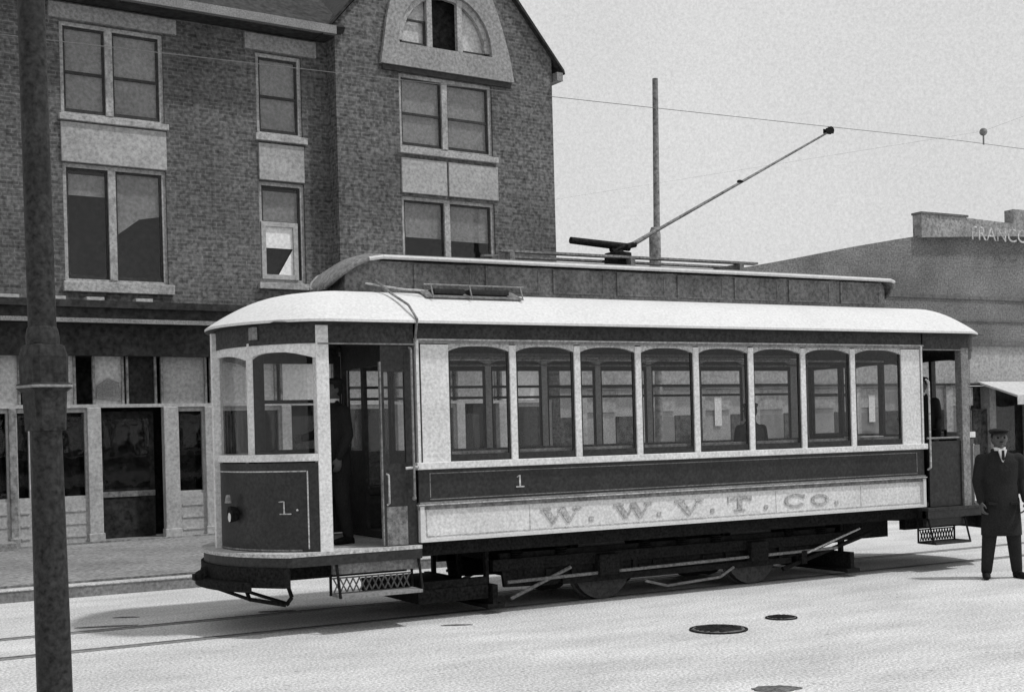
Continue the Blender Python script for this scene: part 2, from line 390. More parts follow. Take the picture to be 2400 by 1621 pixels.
# bay windows
window(5.53, 7.74, 7.62, 9.12, PB, 6.60, 8.34, [rc(5.55, 7.72, 7.62, 9.10)])
window(5.53, 7.74, 4.70, 6.66, PB, 6.60, None, [rc(5.60, 6.53, 5.86, 6.6), rc(6.67, 7.67, 5.84, 6.6)])  # pale sheets imitate the sky reflected above a dark treeline
MB().box(5.48, 7.82, PB-0.09, PB+0.12, 7.50, 7.62).build('sill', 'frame', B, bevel=0.01)
MB().box(5.53, 6.58, PB-0.04, PB+0.02, 6.72, 7.42).build('spandrel', 'stonel', B, bevel=0.01)
MB().box(6.62, 7.82, PB-0.045, PB+0.02, 6.72, 7.42).build('spandrel', 'stonel', B, bevel=0.01)
MB().box(5.48, 7.82, PB-0.10, PB+0.12, 4.53, 4.69).build('sill', 'frame', B, bevel=0.01)
MB().box(5.15, 8.2, PB-0.05, PB+0.01, 9.13, 9.23).build('drip_course', 'sash', B)
# lunette with stone surround
lc, lz, lr = 6.62, 9.78, 1.10
g = MB()
outer = [(8.26,9.24),(8.18,9.7),(8.05,10.15),(7.92,10.55),(7.75,10.95),(7.45,11.3),(7.05,11.5),(6.62,11.55),(6.2,11.5),(5.8,11.3),(5.5,10.95),(5.35,10.55),(5.25,10.15),(5.18,9.7),(5.10,9.24)]
inner = [(lc+lr, 9.70)] + [(lc+lr*math.cos(t), lz+lr*math.sin(t)) for t in [math.pi*i/12 for i in range(0, 13)]] + [(lc-lr, 9.70)]
n = len(outer)
for y0, rev in ((PB-0.09, 0),):
    for i in range(n-1):
        g.face([(outer[i][0], y0, outer[i][1]), (outer[i+1][0], y0, outer[i+1][1]), (inner[i+1][0], y0, inner[i+1][1]), (inner[i][0], y0, inner[i][1])])
        g.face([(outer[i][0], y0, outer[i][1]), (outer[i][0], PB+0.01, outer[i][1]), (outer[i+1][0], PB+0.01, outer[i+1][1]), (outer[i+1][0], y0, outer[i+1][1])])
        g.face([(inner[i][0], y0, inner[i][1]), (inner[i+1][0], y0, inner[i+1][1]), (inner[i+1][0], PB+0.2, inner[i+1][1]), (inner[i][0], PB+0.2, inner[i][1])])
g.face([(5.10,PB-0.09,9.24),(8.26,PB-0.09,9.24),(lc+lr,PB-0.09,9.70),(lc-lr,PB-0.09,9.70)])
g.face([(5.10,PB-0.09,9.24),(5.10,PB+0.01,9.24),(8.26,PB+0.01,9.24),(8.26,PB-0.09,9.24)])
g.face([(lc-lr,PB-0.09,9.70),(lc+lr,PB-0.09,9.70),(lc+lr,PB+0.2,9.70),(lc-lr,PB+0.2,9.70)])
g.build('arch_surround', 'stone', B)
w = MB()
for i in range(12):
    t0, t1 = math.pi*i/12, math.pi*(i+1)/12
    pts = [(lc+rr*math.cos(t), lz+rr*math.sin(t)) for rr, t in ((lr,t0),(lr,t1),(lr-0.12,t1),(lr-0.12,t0))]
    w.prism(pts, 'y', PB-0.01, PB+0.08)
w.box(lc-0.42, lc-0.30, PB-0.03, PB+0.07, 9.705, 10.78); w.box(lc+0.30, lc+0.42, PB-0.03, PB+0.07, 9.705, 10.78)
lf = w.build('lunette_window', 'frame', B)
s = MB()
s.box(lc-lr+0.1, lc-0.42, PB+0.03, PB+0.065, 9.71, 9.78); MB().box(lc+0.42, lc+lr-0.1, PB+0.03, PB+0.065, 9.71, 9.78).build('sash', 'sash', lf)
s.box(lc-lr+0.18, lc-0.42, PB+0.03, PB+0.065, 10.2, 10.24); s.box(lc-0.47, lc-0.42, PB+0.032, PB+0.064, 9.78, 10.2)
s.build('sash', 'sash', lf)
MB().prism([(lc-lr+0.1,9.72),(lc-0.42,9.72),(lc-0.42,10.72),(lc-0.75,10.5),(lc-lr+0.12,10.1)], 'y', PB+0.10, PB+0.105).build('blind_and_reflection', 'blind_and_reflection', lf)
bb = MB(); bb.prism([(lc+lr-0.1,9.72),(lc+0.42,9.72),(lc+0.42,10.72),(lc+0.75,10.5),(lc+lr-0.12,10.1)], 'y', PB+0.10, PB+0.105)
bb.build('blind_and_reflection', 'blind_and_reflection', lf)
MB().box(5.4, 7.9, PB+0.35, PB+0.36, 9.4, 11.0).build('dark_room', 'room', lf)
# shop fronts -------------------------------------------------------
g = MB()
g.box(XL, XR, -0.52, 0.02, 4.22, 4.34); g.box(XL, XR, -0.44, 0.02, 3.96, 4.22)
g.build('shop_cornice', 'roofd', B)
MB().box(XL, XR, -0.53, -0.46, 3.955, 4.03).build('cornice_moulding', 'trim', B)
MB().box(XL, XR, -0.22, 0.5, 3.41, 3.955).build('shop_fascia', 'roofd', B)
for a, b in ((-3.6, -1.86), (-1.42, -1.10), (-0.75, -0.45), (0.10, 0.40)):
    MB().box(a, b, -0.50, -0.30, 4.345, 4.40).build('pale_board', 'shopw', B)
posts = []
xs = [-9.4, -7.3, -5.2, -3.1]
def post(a, b, m='shopw'):
    p = MB(); p.box(a, b, -0.12, 0.04, 0.14, 2.50); p.box(a-0.02, b+0.02, -0.14, 0.04, 0.14, 0.30); p.build('shop_post', m, B, bevel=0.012)
def transom(a, b, m='blind_and_reflection'):
    p = MB(); p.box(a, a+0.04, -0.05, 0.02, 2.56, 3.41); p.box(b-0.04, b, -0.05, 0.02, 2.56, 3.41)
    f = p.build('transom_light', 'shopg', B)
    MB().box(a+0.04, b-0.04, 0.0, 0.01, 2.56, 3.41).build('pane', m, f)
def show(a, b, zb=0.92, m='room'):
    p = MB(); p.box(a, b, -0.06, 0.04, 0.16, zb)
    for k in range(3): p.box(a+0.05, b-0.05, -0.075, -0.06, 0.26+k*0.22, 0.29+k*0.22)
    p.build('stall_riser', 'shopw', B)
    f = MB().box(a, b, -0.04, 0.04, zb+0.001, zb+0.05).box(a, a+0.03, -0.04, 0.04, zb+0.05, 2.42).box(b-0.03, b, -0.04, 0.04, zb+0.05, 2.42).box(a, b, -0.04, 0.04, 2.42, 2.499).build('show_window', 'shopw', B)
    MB().box(a, b, 0.0, 0.008, zb+0.05, 2.42).build('pane', 'wglass', f)
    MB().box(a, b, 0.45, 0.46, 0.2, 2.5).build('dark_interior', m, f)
def door(a, b):
    g = MB(); g.box(a+0.06, b-0.06, 0.30, 0.35, 0.17, 2.44); f = g.build('shop_door', 'room', B)
    MB().box(a+0.15, b-0.15, 0.292, 0.298, 1.05, 2.3).build('pane', 'wglass', f)
    MB().box(a+0.06, b-0.06, 0.285, 0.299, 0.90, 1.0).build('door_rail', 'shopg', f)
MB().box(XL, XR, -0.10, 0.04, 2.50, 2.56).build('transom_bar', 'shopw', B)
MB().box(XL, XR, -0.16, 0.9, 0.0, 0.16).build('plinth', 'shopg', B)
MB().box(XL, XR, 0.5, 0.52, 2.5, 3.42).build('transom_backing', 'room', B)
seq = [(-11.9,'P',.25),(-11.65,'S',1.6),(-10.05,'P',.25),(-9.8,'D',1.1),(-8.7,'P',.25),(-8.45,'S',1.7),(-6.75,'P',.25),(-6.5,'S',1.7),(-4.8,'P',.25),(-4.55,'D',1.1),(-3.45,'P',.25),
       (-3.2,'S',1.2),(-2.0,'Q',.12),(-1.88,'S',.24),(-1.64,'D',.5),(-1.14,'S',.45),(-0.69,'P',.24),(-0.45,'D',1.12),(0.67,'P',.27),(0.94,'S',.50),(1.44,'P',.17),(1.61,'S',1.35),(2.96,'P',.2),(3.16,'D',.9),(4.06,'P',.2),
       (4.26,'S',1.2),(5.46,'P',.2),(5.66,'S',1.2),(6.86,'P',.2),(7.06,'D',.85),(7.91,'P',.2),(8.11,'S',.95),(9.06,'P',.22)]
for x, k, w_ in seq:
    if k in 'PQ': post(x, x+w_, 'shopw' if k == 'P' else 'shopg')
    elif k == 'S': show(x, x+w_)
    else: door(x, x+w_)
for a, b, m in ((-2.5,-1.78,'blind_and_reflection'),(-1.70,-0.85,'blind_and_reflection'),(-0.56,-0.01,'blind_and_reflection'),(0.03,0.58,'room'),(0.66,1.52,'stonel'),(1.58,2.9,'blind_and_reflection'),(2.98,4.1,'blindw'),(4.2,5.4,'blind_and_reflection'),(5.5,6.8,'blind_and_reflection'),(6.9,7.9,'blind_and_reflection'),(8.0,9.2,'blindw')):
    transom(a, b, m)
for i in range(7): transom(-11.5+i*1.28, -10.3+i*1.28)
# sagging trade notice in the transom over the door
MB().prism([(-0.50,2.66),(-0.05,2.62),(-0.10,2.95),(-0.3,3.02),(-0.48,2.9)], 'y', -0.03, -0.02).build('notice', 'trim', B)
# door step
struct(MB().box(-3.6, -2.25, 11.05, 11.55, 0.1, 0.26).build('pavement_step', 'kerb', bevel=0.01))

# ------------------------------------------------------------------ far building on the right (front parallel to the tracks)
FY = 24.0
FB = thing('long_brick_building', 'long grey brick building with curved rising roofline and painted parapet, far right behind the streetcar', 'building', (11.8, FY, 0))
top = [(11.8, 6.2), (16, 6.45), (20, 6.9), (23.9, 7.48), (26.8, 8.0), (28.9, 8.42), (31.1, 8.80), (32.2, 8.98), (37.0, 9.3), (42, 9.4), (70, 9.4)]
g = MB(); g.prism([(11.8, 4.95), (70, 4.95)] + top[::-1], 'y', FY, FY+14); g.build('upper_wall', 'farbrick', FB)
g = MB()
for x in (20.5, 24.5, 28.5, 32.5, 36.5): pass
MB().box(11.8, 70, FY-0.10, FY+0.05, 4.80, 4.95).build('string_course', 'farband', FB)
MB().box(11.8, 70, FY-0.05, FY+0.05, 6.62, 6.74).build('brick_course', 'farband', FB)
MB().box(11.8, 70, FY-0.04, FY+0.05, 5.75, 5.82).build('brick_course', 'farband', FB)
MB().box(11.8, 70, FY+0.02, FY+1, 3.30, 4.80).build('lower_wall', 'farlow', FB)
MB().prism([(32.2, 8.9), (37.32, 9.2), (42, 9.2), (42, 10.28), (37.32, 10.28), (37.32, 9.70), (34.6, 9.78), (34.6, 9.80), (32.2, 9.80)], 'y', FY-0.25, FY+0.2).build('parapet', 'farpar', FB)
MB().box(32.15, 34.7, FY-0.30, FY+0.22, 9.80, 9.88).build('parapet_coping', 'farband', FB)
def text_mesh(s_, size, loc, m, parent, name='painted_lettering', rot=(math.pi/2, 0, 0), sx=1.0, ext=0.01):
    cu = bpy.data.curves.new('t', 'FONT'); cu.body = s_; cu.size = size; cu.extrude = ext; cu.align_x = 'LEFT'
    o = bpy.data.objects.new('t', cu); COL.objects.link(o); bpy.context.view_layer.update()
    dg = bpy.context.evaluated_depsgraph_get(); me = bpy.data.meshes.new_from_object(o.evaluated_get(dg))
    me.transform(Matrix.Diagonal((sx, 1, 1, 1))); me.transform(Matrix.Rotation(rot[0], 4, 'X')); me.transform(Matrix.Translation(Vector(loc)-Vector(parent['_o'])))
    bpy.data.objects.remove(o); me.materials.clear(); me.materials.append(M[m]); me.name = name
    q = bpy.data.objects.new(name, me); COL.objects.link(q); q.parent = parent; return q
text_mesh('FRANCO', 0.78, (34.85, FY-0.253, 8.95), 'sign', FB, sx=1.05, ext=0.002)
# ground floor: awning and dark shopfronts
aw = MB()
aw.prism([(FY-0.02, 3.38), (FY-1.9, 2.78), (FY-1.9, 2.70), (FY-0.02, 3.30)], 'x', 35.3, 52)
aw.box(35.3, 52, FY-1.905, FY-1.88, 2.42, 2.72)
aw.build('awning', 'awn', FB)
MB().box(11.8, 70, FY-0.12, FY+0.0, 3.22, 3.32).build('shop_cornice', 'sash', FB)
MB().box(34.5, 70, FY+0.55, FY+1.0, 0.1, 3.22).build('shop_interior', 'fardark', FB)
MB().box(11.8, 34.5, FY+0.10, FY+1.0, 0.1, 3.22).build('ground_floor_wall', 'shopw', FB)
x = 11.9; k = 0
while x < 60:
    p = MB(); p.box(x, x+0.35, FY-0.05, FY+0.4, 0.14, 3.22); p.build('shop_pier', 'farlow', FB)
    if x < 35:
        MB().box(x+0.35, x+1.55, FY+0.03, FY+0.058, 2.45, 3.15).build('shop_sign_panel', 'farlow', FB)
        if k % 2: MB().box(x+0.35, x+1.85, FY+0.02, FY+0.058, 0.14, 0.9).build('stall_riser', 'stonel', FB)
        if k % 3 == 1: MB().box(x+0.8, x+1.1, FY+0.01, FY+0.028, 1.9, 2.9).build('bright_notice', 'blindw', FB)
    if x > 34: MB().box(x+0.35, x+2.4, FY+0.36, FY+0.368, 0.6, 3.2).build('pane', 'wglass', FB)
    else:
        MB().box(x+1.55, x+2.35, FY+0.06, FY+0.099, 0.2, 2.3).build('doorway', 'fardark', FB)
        MB().box(x+0.4, x+1.5, FY+0.06, FY+0.099, 1.0+0.2*(k % 2), 2.25).build('show_window', 'trim' if k % 2 else 'stonel', FB)
    x += 2.4; k += 1

# ------------------------------------------------------------------ utility pole, wire
up = thing('utility_pole', 'tall bare thin wooden pole rising behind the streetcar roof against the sky', 'pole', (9.30, 9.0, 0))
MB().tube((9.30, 9, 0), (9.46, 9, 8.72), 0.085, 0.055, 12).build('shaft', 'pole', up, smooth=True)
MB().tube((9.335, 9, 3.2), (9.355, 9, 5.68), 0.12, 0.115, 12).tube((9.355, 9, 5.68), (9.358, 9, 5.80), 0.115, 0.075, 12).build('lower_sleeve', 'pole', up, smooth=True)
tw = thing('trolley_wire', 'thin overhead trolley wire above the streetcar with a hanger at the right', 'wire', (0, 1.05, 5.7))
pts = []
for i in range(61):
    X = -60 + i*3; u = ((X-9.43+600) % 30)/30
    pts.append((X, 1.05, 5.78 - 0.10*math.sin(math.pi*u)))
MB().path(pts, 0.0036, 6).build('wire', 'wire', tw)
MB().sphere((9.43, 1.05, 5.94), 0.055).tube((9.43, 1.05, 5.76), (9.43, 1.05, 5.94), 0.012).build('hanger', 'pole', tw)
MB().path([(9.43, -16, 7.3), (9.43, 1.05, 5.95), (9.43, 16, 7.3)], 0.0012, 5).build('span_wire', 'wire', tw)

# ------------------------------------------------------------------ foreground post
fp = thing('iron_pole', 'thick dark iron pole with moulded collar, nearest the camera at the left edge', 'pole', (-4.425, -6.64, 0), local=True)
fp.rotation_euler = (0, R(-0.5), R(20))
g = MB(); n8 = 8
g.lathe([(0.080, 0), (0.080, 0.25), (0.065, 0.30), (0.062, 1.2), (0.056, 1.95)], n=14)
g.build('shaft', 'post', fp, smooth=True)
g = MB()
def sq(h, z, c=0.25):
    h *= 0.74; k = h*(1-c)
    return [(h, -k, z), (h, k, z), (k, h, z), (-k, h, z), (-h, k, z), (-h, -k, z), (-k, -h, z), (k, -h, z)]
g.loft([sq(0.078, 1.93), sq(0.080, 1.98), sq(0.086, 2.07), sq(0.106, 2.085), sq(0.106, 2.10), sq(0.092, 2.105), sq(0.094, 2.20), sq(0.082, 2.24), sq(0.05, 2.25), sq(0.045, 2.26)])
g.build('cap', 'post', fp)
MB().lathe([(0.050, 2.24), (0.049, 3.0), (0.046, 4.4), (0.044, 6.2), (0.02, 6.22)], n=16).build('upper_shaft', 'post', fp, smooth=True)
MB().lathe([(0.058, 2.24), (0.060, 2.27), (0.055, 2.30), (0.050, 2.31)], n=16).build('sleeve', 'post', fp, smooth=True)
g = MB(); g.loft([sq(0.105, 2.086), sq(0.109, 2.088), sq(0.109, 2.095), sq(0.105, 2.097)]); g.build('cap_moulding', 'trim', fp)

# ------------------------------------------------------------------ streetcar
T0 = (3.5, 1.05, 0)
T = thing('streetcar', 'single truck electric streetcar with white roof, cream window posts and a lettered side panel', 'streetcar', T0)
XF, XB = 0.07, 7.00       # bulkheads
W = 2.10; P = 0.78; PX = [1.17+P*i for i in range(7)]
def side(near):
    """one body side; near side faces -y, the far side is its mirror image"""
    s = (lambda a, b: (a, b)) if near else (lambda a, b: (W-b, W-a))
    def bx(g, x0, x1, y0, y1, z0, z1):
        a, b = s(y0, y1); g.box(x0, x1, a, b, z0, z1); return g
    pn = bx(MB(), XF, XB, 0.0, 0.05, 0.81, 1.165).build('side_panel', 'cream', T)
    g = MB(); bx(g, XF, XB, -0.022, 0.0, 0.81, 0.842); bx(g, XF, XF+0.045, -0.022, 0.0, 0.842, 1.165); bx(g, XB-0.045, XB, -0.022, 0.0, 0.842, 1.165)
    g.build('panel_border', 'roofw', pn)
    g = MB(); bx(g, XF+0.07, XB-0.07, -0.004, 0.0, 0.858, 0.868); bx(g, XF+0.07, XF+0.08, -0.004, 0.0, 0.868, 1.12); bx(g, XB-0.08, XB-0.07, -0.004, 0.0, 0.868, 1.12)
    bx(g, 1.32, 1.326, -0.003, 0.0, 0.868, 1.12); bx(g, 4.60, 4.606, -0.003, 0.0, 0.868, 1.12); bx(g, 5.92, 5.926, -0.003, 0.0, 0.868, 1.12)
    g.build('panel_lining', 'letter', pn)
    bx(MB(), XF-0.02, XB+0.01, -0.012, 0.05, 1.13, 1.172).build('panel_shadow_rail', 'clere', T)
    bx(MB(), XF-0.02, XB+0.01, -0.035, 0.05, 1.174, 1.186).build('belt_moulding', 'line', T)
    bx(MB(), XF, XB, -0.02, 0.05, 1.188, 1.206).build('belt_moulding', 'trim', T)
    bp = bx(MB(), XF, XB, 0.004, 0.05, 1.206, 1.525).build('belt_panel', 'dark', T)
    g = MB(); bx(g, XF+0.12, XB-0.12, 0.0, 0.004, 1.484, 1.494); bx(g, XF+0.12, XF+0.13, 0.0, 0.004, 1.25, 1.484); bx(g, XB-0.13, XB-0.12, 0.0, 0.004, 1.25, 1.484)
    bx(g, XF+0.12, XB-0.12, 0.0, 0.004, 1.226, 1.236)
    g.build('panel_lining', 'clere', bp)
    bx(MB(), XF-0.03, XB+0.03, -0.045, 0.07, 1.53, 1.60).build('window_sill', 'cream', T, bevel=0.006)
    # pillars and posts
    fe = 0.43 if near else 0.15
    for a, b in ((XF+0.055, fe), (6.65, XB-0.04)):
        bx(MB(), a, b, 0.0, 0.06, 1.60, 2.775).build('pillar', 'cream', T)
    for a, b in ((XF, XF+0.03), (XB-0.025, XB)):
        bx(MB(), a, b, -0.012, 0.06, 1.60, 2.82).build('corner_strip', 'cream', T)
    bx(MB(), XF+0.03, XF+0.055, 0.012, 0.06, 1.60, 2.80).build('corner_groove', 'dark', T)
    for x in PX: bx(MB(), x-0.038, x+0.038, 0.0, 0.06, 1.60, 2.775).build('window_post', 'cream', T, bevel=0.004)
    edges = [fe] + [q for x in PX for q in (x-0.038, x+0.038)] + [6.65]
    for i in range(8):
        a, b = edges[2*i], edges[2*i+1]
        mid = (a+b)/2; hw = (b-a)/2
        g = MB(); nn = 12
        for j in range(nn):
            def zc(x): return 2.762 - 0.055*abs((x-mid)/hw)**3.0
            x0 = a+(b-a)*j/nn; x1 = a+(b-a)*(j+1)/nn
            ya, yb = s(0.008, 0.052); g.prism([(x0, zc(x0)), (x1, zc(x1)), (x1, 2.785), (x0, 2.785)], 'y', ya, yb)
        g.build('window_arch', 'line', T)
        pa = bx(MB(), a, b, 0.028, 0.032, 1.60, 2.77).build('window_pane', 'glass', T)
        g = MB(); bx(g, a, b, 0.02, 0.045, 1.602, 1.67); bx(g, a, a+0.025, 0.02, 0.045, 1.67, 2.74); bx(g, b-0.025, b, 0.02, 0.045, 1.67, 2.74)
        if not near: bx(g, a+0.025, b-0.025, 0.018, 0.045, 2.62, 2.77); bx(g, a+0.025, b-0.025, 0.05, 0.07, 2.285, 2.315)
        bx(g, a+0.025, b-0.025, 0.05 if near else 0.02, 0.07 if near else 0.045, 2.415, 2.445) if not near else None
        g.build('sash', 'dark' if near else 'wood', pa)
    bx(MB(), XF-0.02, XB+0.02, -0.01, 0.06, 2.785, 2.832).build('top_rail', 'trim', T)
    bx(MB(), XF-0.02, XB+0.02, -0.02, -0.01, 2.815, 2.827).build('top_moulding', 'line', T)
    bx(MB(), XF-0.02, XB+0.02, 0.0, 0.06, 2.832, 3.0).build('letterboard', 'letterb', T)
    return pn, bp
pn, bp = side(True); side(False)
# lettering  W. W. V. T. Co.
def stroke(g, p, q, w, y, k=[0]):
    k[0] += 1; e = (k[0] % 7)*0.0004
    p = Vector(p); q = Vector(q); d = (q-p).normalized(); nrm = Vector((-d.y, d.x))*w/2
    g.prism([tuple(p+nrm), tuple(q+nrm), tuple(q-nrm), tuple(p-nrm)], 'y', y-0.005-e, y)
def letters(parent, y, m):
    zb, zt = 0.925, 1.065; h = 0.05
    g = MB()
    def serif(x, z, w=0.10): stroke(g, (x-w/2, z), (x+w/2, z), 0.020, y)
    def dot(x): MB().box(x-0.025, x+0.025, y-0.005, y, zb-0.01, zb+0.035).build('full_stop', m, parent)
    def done():
        nonlocal g
        g.build('letter', m, parent); g = MB()
    for x0 in (1.47, 2.38):
        xs_ = [x0+0.04, x0+0.145, x0+0.235, x0+0.335, x0+0.43]
        stroke(g, (xs_[0], zt), (xs_[1], zb), h+0.015, y); stroke(g, (xs_[1], zb), (xs_[2], zt), 0.022, y)
        stroke(g, (xs_[2], zt), (xs_[3], zb), h+0.015, y); stroke(g, (xs_[3], zb), (xs_[4], zt), 0.022, y)
        serif(xs_[0], zt, .13); serif(xs_[2], zt, .09); serif(xs_[4], zt, .11); done()
    dot(2.07); dot(2.95)
    x0 = 3.18; stroke(g, (x0+0.05, zt), (x0+0.19, zb), h+0.015, y); stroke(g, (x0+0.19, zb), (x0+0.32, zt), 0.024, y); serif(x0+0.05, zt, .14); serif(x0+0.32, zt, .11); dot(3.68); done()
    x0 = 3.90; stroke(g, (x0, zt), (x0+0.34, zt), 0.032, y); stroke(g, (x0+0.17, zt), (x0+0.17, zb), h+0.01, y); serif(x0+0.17, zb, .15)
    stroke(g, (x0+0.012, zt+0.005), (x0+0.012, zt-0.045), 0.022, y); stroke(g, (x0+0.328, zt+0.005), (x0+0.328, zt-0.045), 0.022, y); dot(4.45); done()
    def ring(cx_, cz, rx, rz, t0, t1, th):
        n_ = 18
        for i in range(n_):
            a = R(t0+(t1-t0)*i/n_); b = R(t0+(t1-t0)*(i+1)/n_)
            q = [(cx_+rx*math.cos(a), cz+rz*math.sin(a)), (cx_+rx*math.cos(b), cz+rz*math.sin(b)), (cx_+(rx-th)*math.cos(b), cz+(rz-th*0.45)*math.sin(b)), (cx_+(rx-th)*math.cos(a), cz+(rz-th*0.45)*math.sin(a))]
            g.prism(q, 'y', y-0.005, y)
    ring(4.89, 0.993, 0.165, 0.078, 35, 325, 0.055); stroke(g, (5.02, 1.06), (5.02, 1.01), 0.024, y); done()
    ring(5.27, 0.985, 0.14, 0.066, 0, 360, 0.05); dot(5.53)
    done()
letters(pn, -0.0045, 'letter')
g = MB(); yb = 0.0035
stroke(g, (1.215, 1.31), (1.215, 1.435), 0.018, yb); stroke(g, (1.17, 1.315), (1.265, 1.315), 0.012, yb); stroke(g, (1.215, 1.432), (1.18, 1.415), 0.010, yb)
g.build('car_number', 'line', bp)
# interior
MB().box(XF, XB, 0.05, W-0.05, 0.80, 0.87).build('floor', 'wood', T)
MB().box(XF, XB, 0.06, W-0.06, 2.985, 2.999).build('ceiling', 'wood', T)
for a, b in ((0.06, 0.50), (W-0.50, W-0.06)):
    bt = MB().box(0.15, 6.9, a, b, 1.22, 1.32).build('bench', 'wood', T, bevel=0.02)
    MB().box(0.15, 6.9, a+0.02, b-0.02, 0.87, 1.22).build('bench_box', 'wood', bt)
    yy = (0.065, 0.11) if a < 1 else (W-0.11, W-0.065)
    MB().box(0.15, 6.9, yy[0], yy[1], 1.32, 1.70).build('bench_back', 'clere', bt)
for x in (XF, XB-0.04):
    g = MB(); x1 = x+0.04
    g.box(x, x1, 0.06, 0.72, 0.87, 1.72); g.box(x, x1, W-0.72, W-0.06, 0.87, 1.72); g.box(x, x1, 0.06, W-0.06, 2.62, 2.985)
    for a, b in ((0.06, 0.12), (0.64, 0.72), (W-0.72, W-0.64), (W-0.12, W-0.06)): g.box(x, x1, a, b, 1.72, 2.62)
    bk = g.build('bulkhead', 'wood', T)
    for ya, yb in ((0.12, 0.64), (W-0.64, W-0.12)): MB().box(x+0.015, x+0.02, ya, yb, 1.72, 2.62).build('pane', 'glass', bk)
MB().tube((0.2, 0.55, 2.66), (6.9, 0.55, 2.66), 0.014).tube((0.2, 1.55, 2.66), (6.9, 1.55, 2.66), 0.014).build('hand_rail', 'steel', T)

# vestibules ---------------------------------------------------------
def bowx(Y, edge0, depth, half, pw=0.7):
    t = min(1, abs((Y-1.05)/half)); return edge0 + depth*(max(0, 1-t*t))**pw
def vest(front):
    sgn = -1 if front else 1
    e0 = -0.95 if front else 7.80
    def bp_(Y, off=0):     # point on the bow, offset outwards by off
        half = 1.05+off
        return e0 + sgn*(off*0.6 + bowx(Y, 0, 0.65+off*0.4, half))
    def ys(a, b, n=14):
        # denser near the ends, where the bow turns
        return [a+(b-a)*0.5*(1-math.cos(math.pi*i/n)) for i in range(n+1)]
    def shell(a, b, z0, z1, off, th, name, m, parent=T, smooth=True, zf=None):
        outer_ = [(bp_(y, off), y) for y in ys(a, b)]
        rings = []
        for (x, y) in outer_:
            rings.append([(x, y, z0), (x-sgn*th, y, z0), (x-sgn*th, y, z1 if zf is None else zf(y)), (x, y, z1 if zf is None else zf(y))])
        return MB().loft(rings).build(name, m, parent, smooth=smooth)
    # dash
    d = shell(0.0, W, 0.79, 1.64, 0, 0.04, 'dash', 'dark')
    shell(0.05, W-0.05, 1.555, 1.567, 0.006, 0.008, 'dash_lining', 'line', d)
    shell(0.08, W-0.08, 0.80, 0.815, 0.006, 0.008, 'dash_lining', 'clere', d)
    for yy in (0.04, W-0.04):
        x = bp_(yy, 0.006); MB().tube((x, yy, 0.82), (x, yy, 1.565), 0.007, n=6).build('dash_lining', 'line', d)
    shell(0.0, W, 1.655, 1.725, 0.02, 0.07, 'window_sill', 'cream')
    if front:   # number on the dash
        g = MB()
        def onb(y, z, o=0.006): return (bp_(y, o), y, z)
        g.tube(onb(0.19, 1.15), onb(0.19, 1.275), 0.008, n=6); g.tube(onb(0.225, 1.155), onb(0.14, 1.155), 0.006, n=6); g.tube(onb(0.19, 1.275), onb(0.23, 1.27), 0.006, n=6)
        g.sphere(onb(0.10, 1.19), 0.011)
        g.build('car_number', 'line', d)
        hy = 0.74; hx = bp_(hy)
        hl = MB().lathe([(0.05, 0.02), (0.07, -0.01), (0.080, -0.05), (0.080, -0.07)], (hx, hy, 1.15), 18, 'x').build('headlight', 'iron', T, smooth=True)
        MB().lathe([(0.01, -0.082), (0.03, -0.079), (0.045, -0.074), (0.045, -0.068)], (hx, hy, 1.12), 16, 'x').build('lens', 'lens', hl, smooth=True)
        MB().tube((hx-0.08, hy, 1.26), (hx-0.08, hy, 1.34), 0.035, 0.02).build('vent', 'trim', hl)
    # posts: corners, bow mullions
    for y in (0.0, W):
        yy = (0.0, 0.10) if y == 0 else (W-0.10, W)
        xx = sorted((e0+sgn*0.02, e0-sgn*0.11))
        MB().box(xx[0], xx[1], yy[0]-0.004 if y == 0 else yy[0], yy[1], 0.66, 2.95 if front else 2.80).build('corner_post', ('cream' if front else 'trim') if y == 0 else 'dark', T, bevel=0.006)
    for y in (0.52, W-0.52):
        x = bp_(y, 0.004); xx = sorted((x, x-sgn*0.05))
        MB().box(xx[0], xx[1], y-0.032, y+0.032, 1.725, 2.80).build('window_post', 'cream' if front else 'dark', T, bevel=0.004)
    x = bp_(1.2, 0.0); xx = sorted((x+sgn*0.055, x-sgn*0.03))
    MB().box(xx[0], xx[1], 1.17, 1.22, 0.79, 2.95).build('bow_strip', 'cream' if front else 'dark', T, bevel=0.004)
    if front:
        x = bp_(0.42, 0.02); MB().box(x-0.02, x+0.03, 0.37, 0.49, 2.83, 2.95).build('destination_plate', 'trim', T)
    # arched head rail + letterboard of the vestibule
    def zarch(y):
        a, b = (0.0, 0.52) if y < 0.52 else ((0.52, W-0.52) if y < W-0.52 else (W-0.52, W))
        mid = (a+b)/2; hw = (b-a)/2
        return 2.70 - 0.07*abs((y-mid)/hw)**3
    rings = []
    for i in range(43):
        y = W*i/42; x = bp_(y, 0.0); rings.append([(x, y, zarch(y)), (x-sgn*0.04, y, zarch(y)), (x-sgn*0.04, y, 2.775), (x, y, 2.775)])
    MB().loft(rings).build('window_head', 'cream' if front else 'dark', T)
    shell(0, W, 2.775, 2.97, 0.01, 0.05, 'vestibule_letterboard', 'letterb')
    for a, b in ((0.06, 0.49), (0.55, W-0.55), (W-0.49, W-0.06)):
        shell(a, b, 1.725, 2.72, -0.02, 0.004, 'window_pane', 'glass')
    # straight letterboards above the doorways
    xx = sorted((e0, XF if front else XB))
    for y0, y1 in ((0.0, 0.05), (W-0.05, W)):
        MB().box(xx[0], xx[1], y0, y1, 2.775, 2.985).build('door_header', 'letterb', T)
        MB().box(xx[0], xx[1], y0-0.01 if y0 == 0 else y1, y0 if y0 == 0 else y1+0.01, 2.765, 2.78).build('top_moulding', 'trim', T)
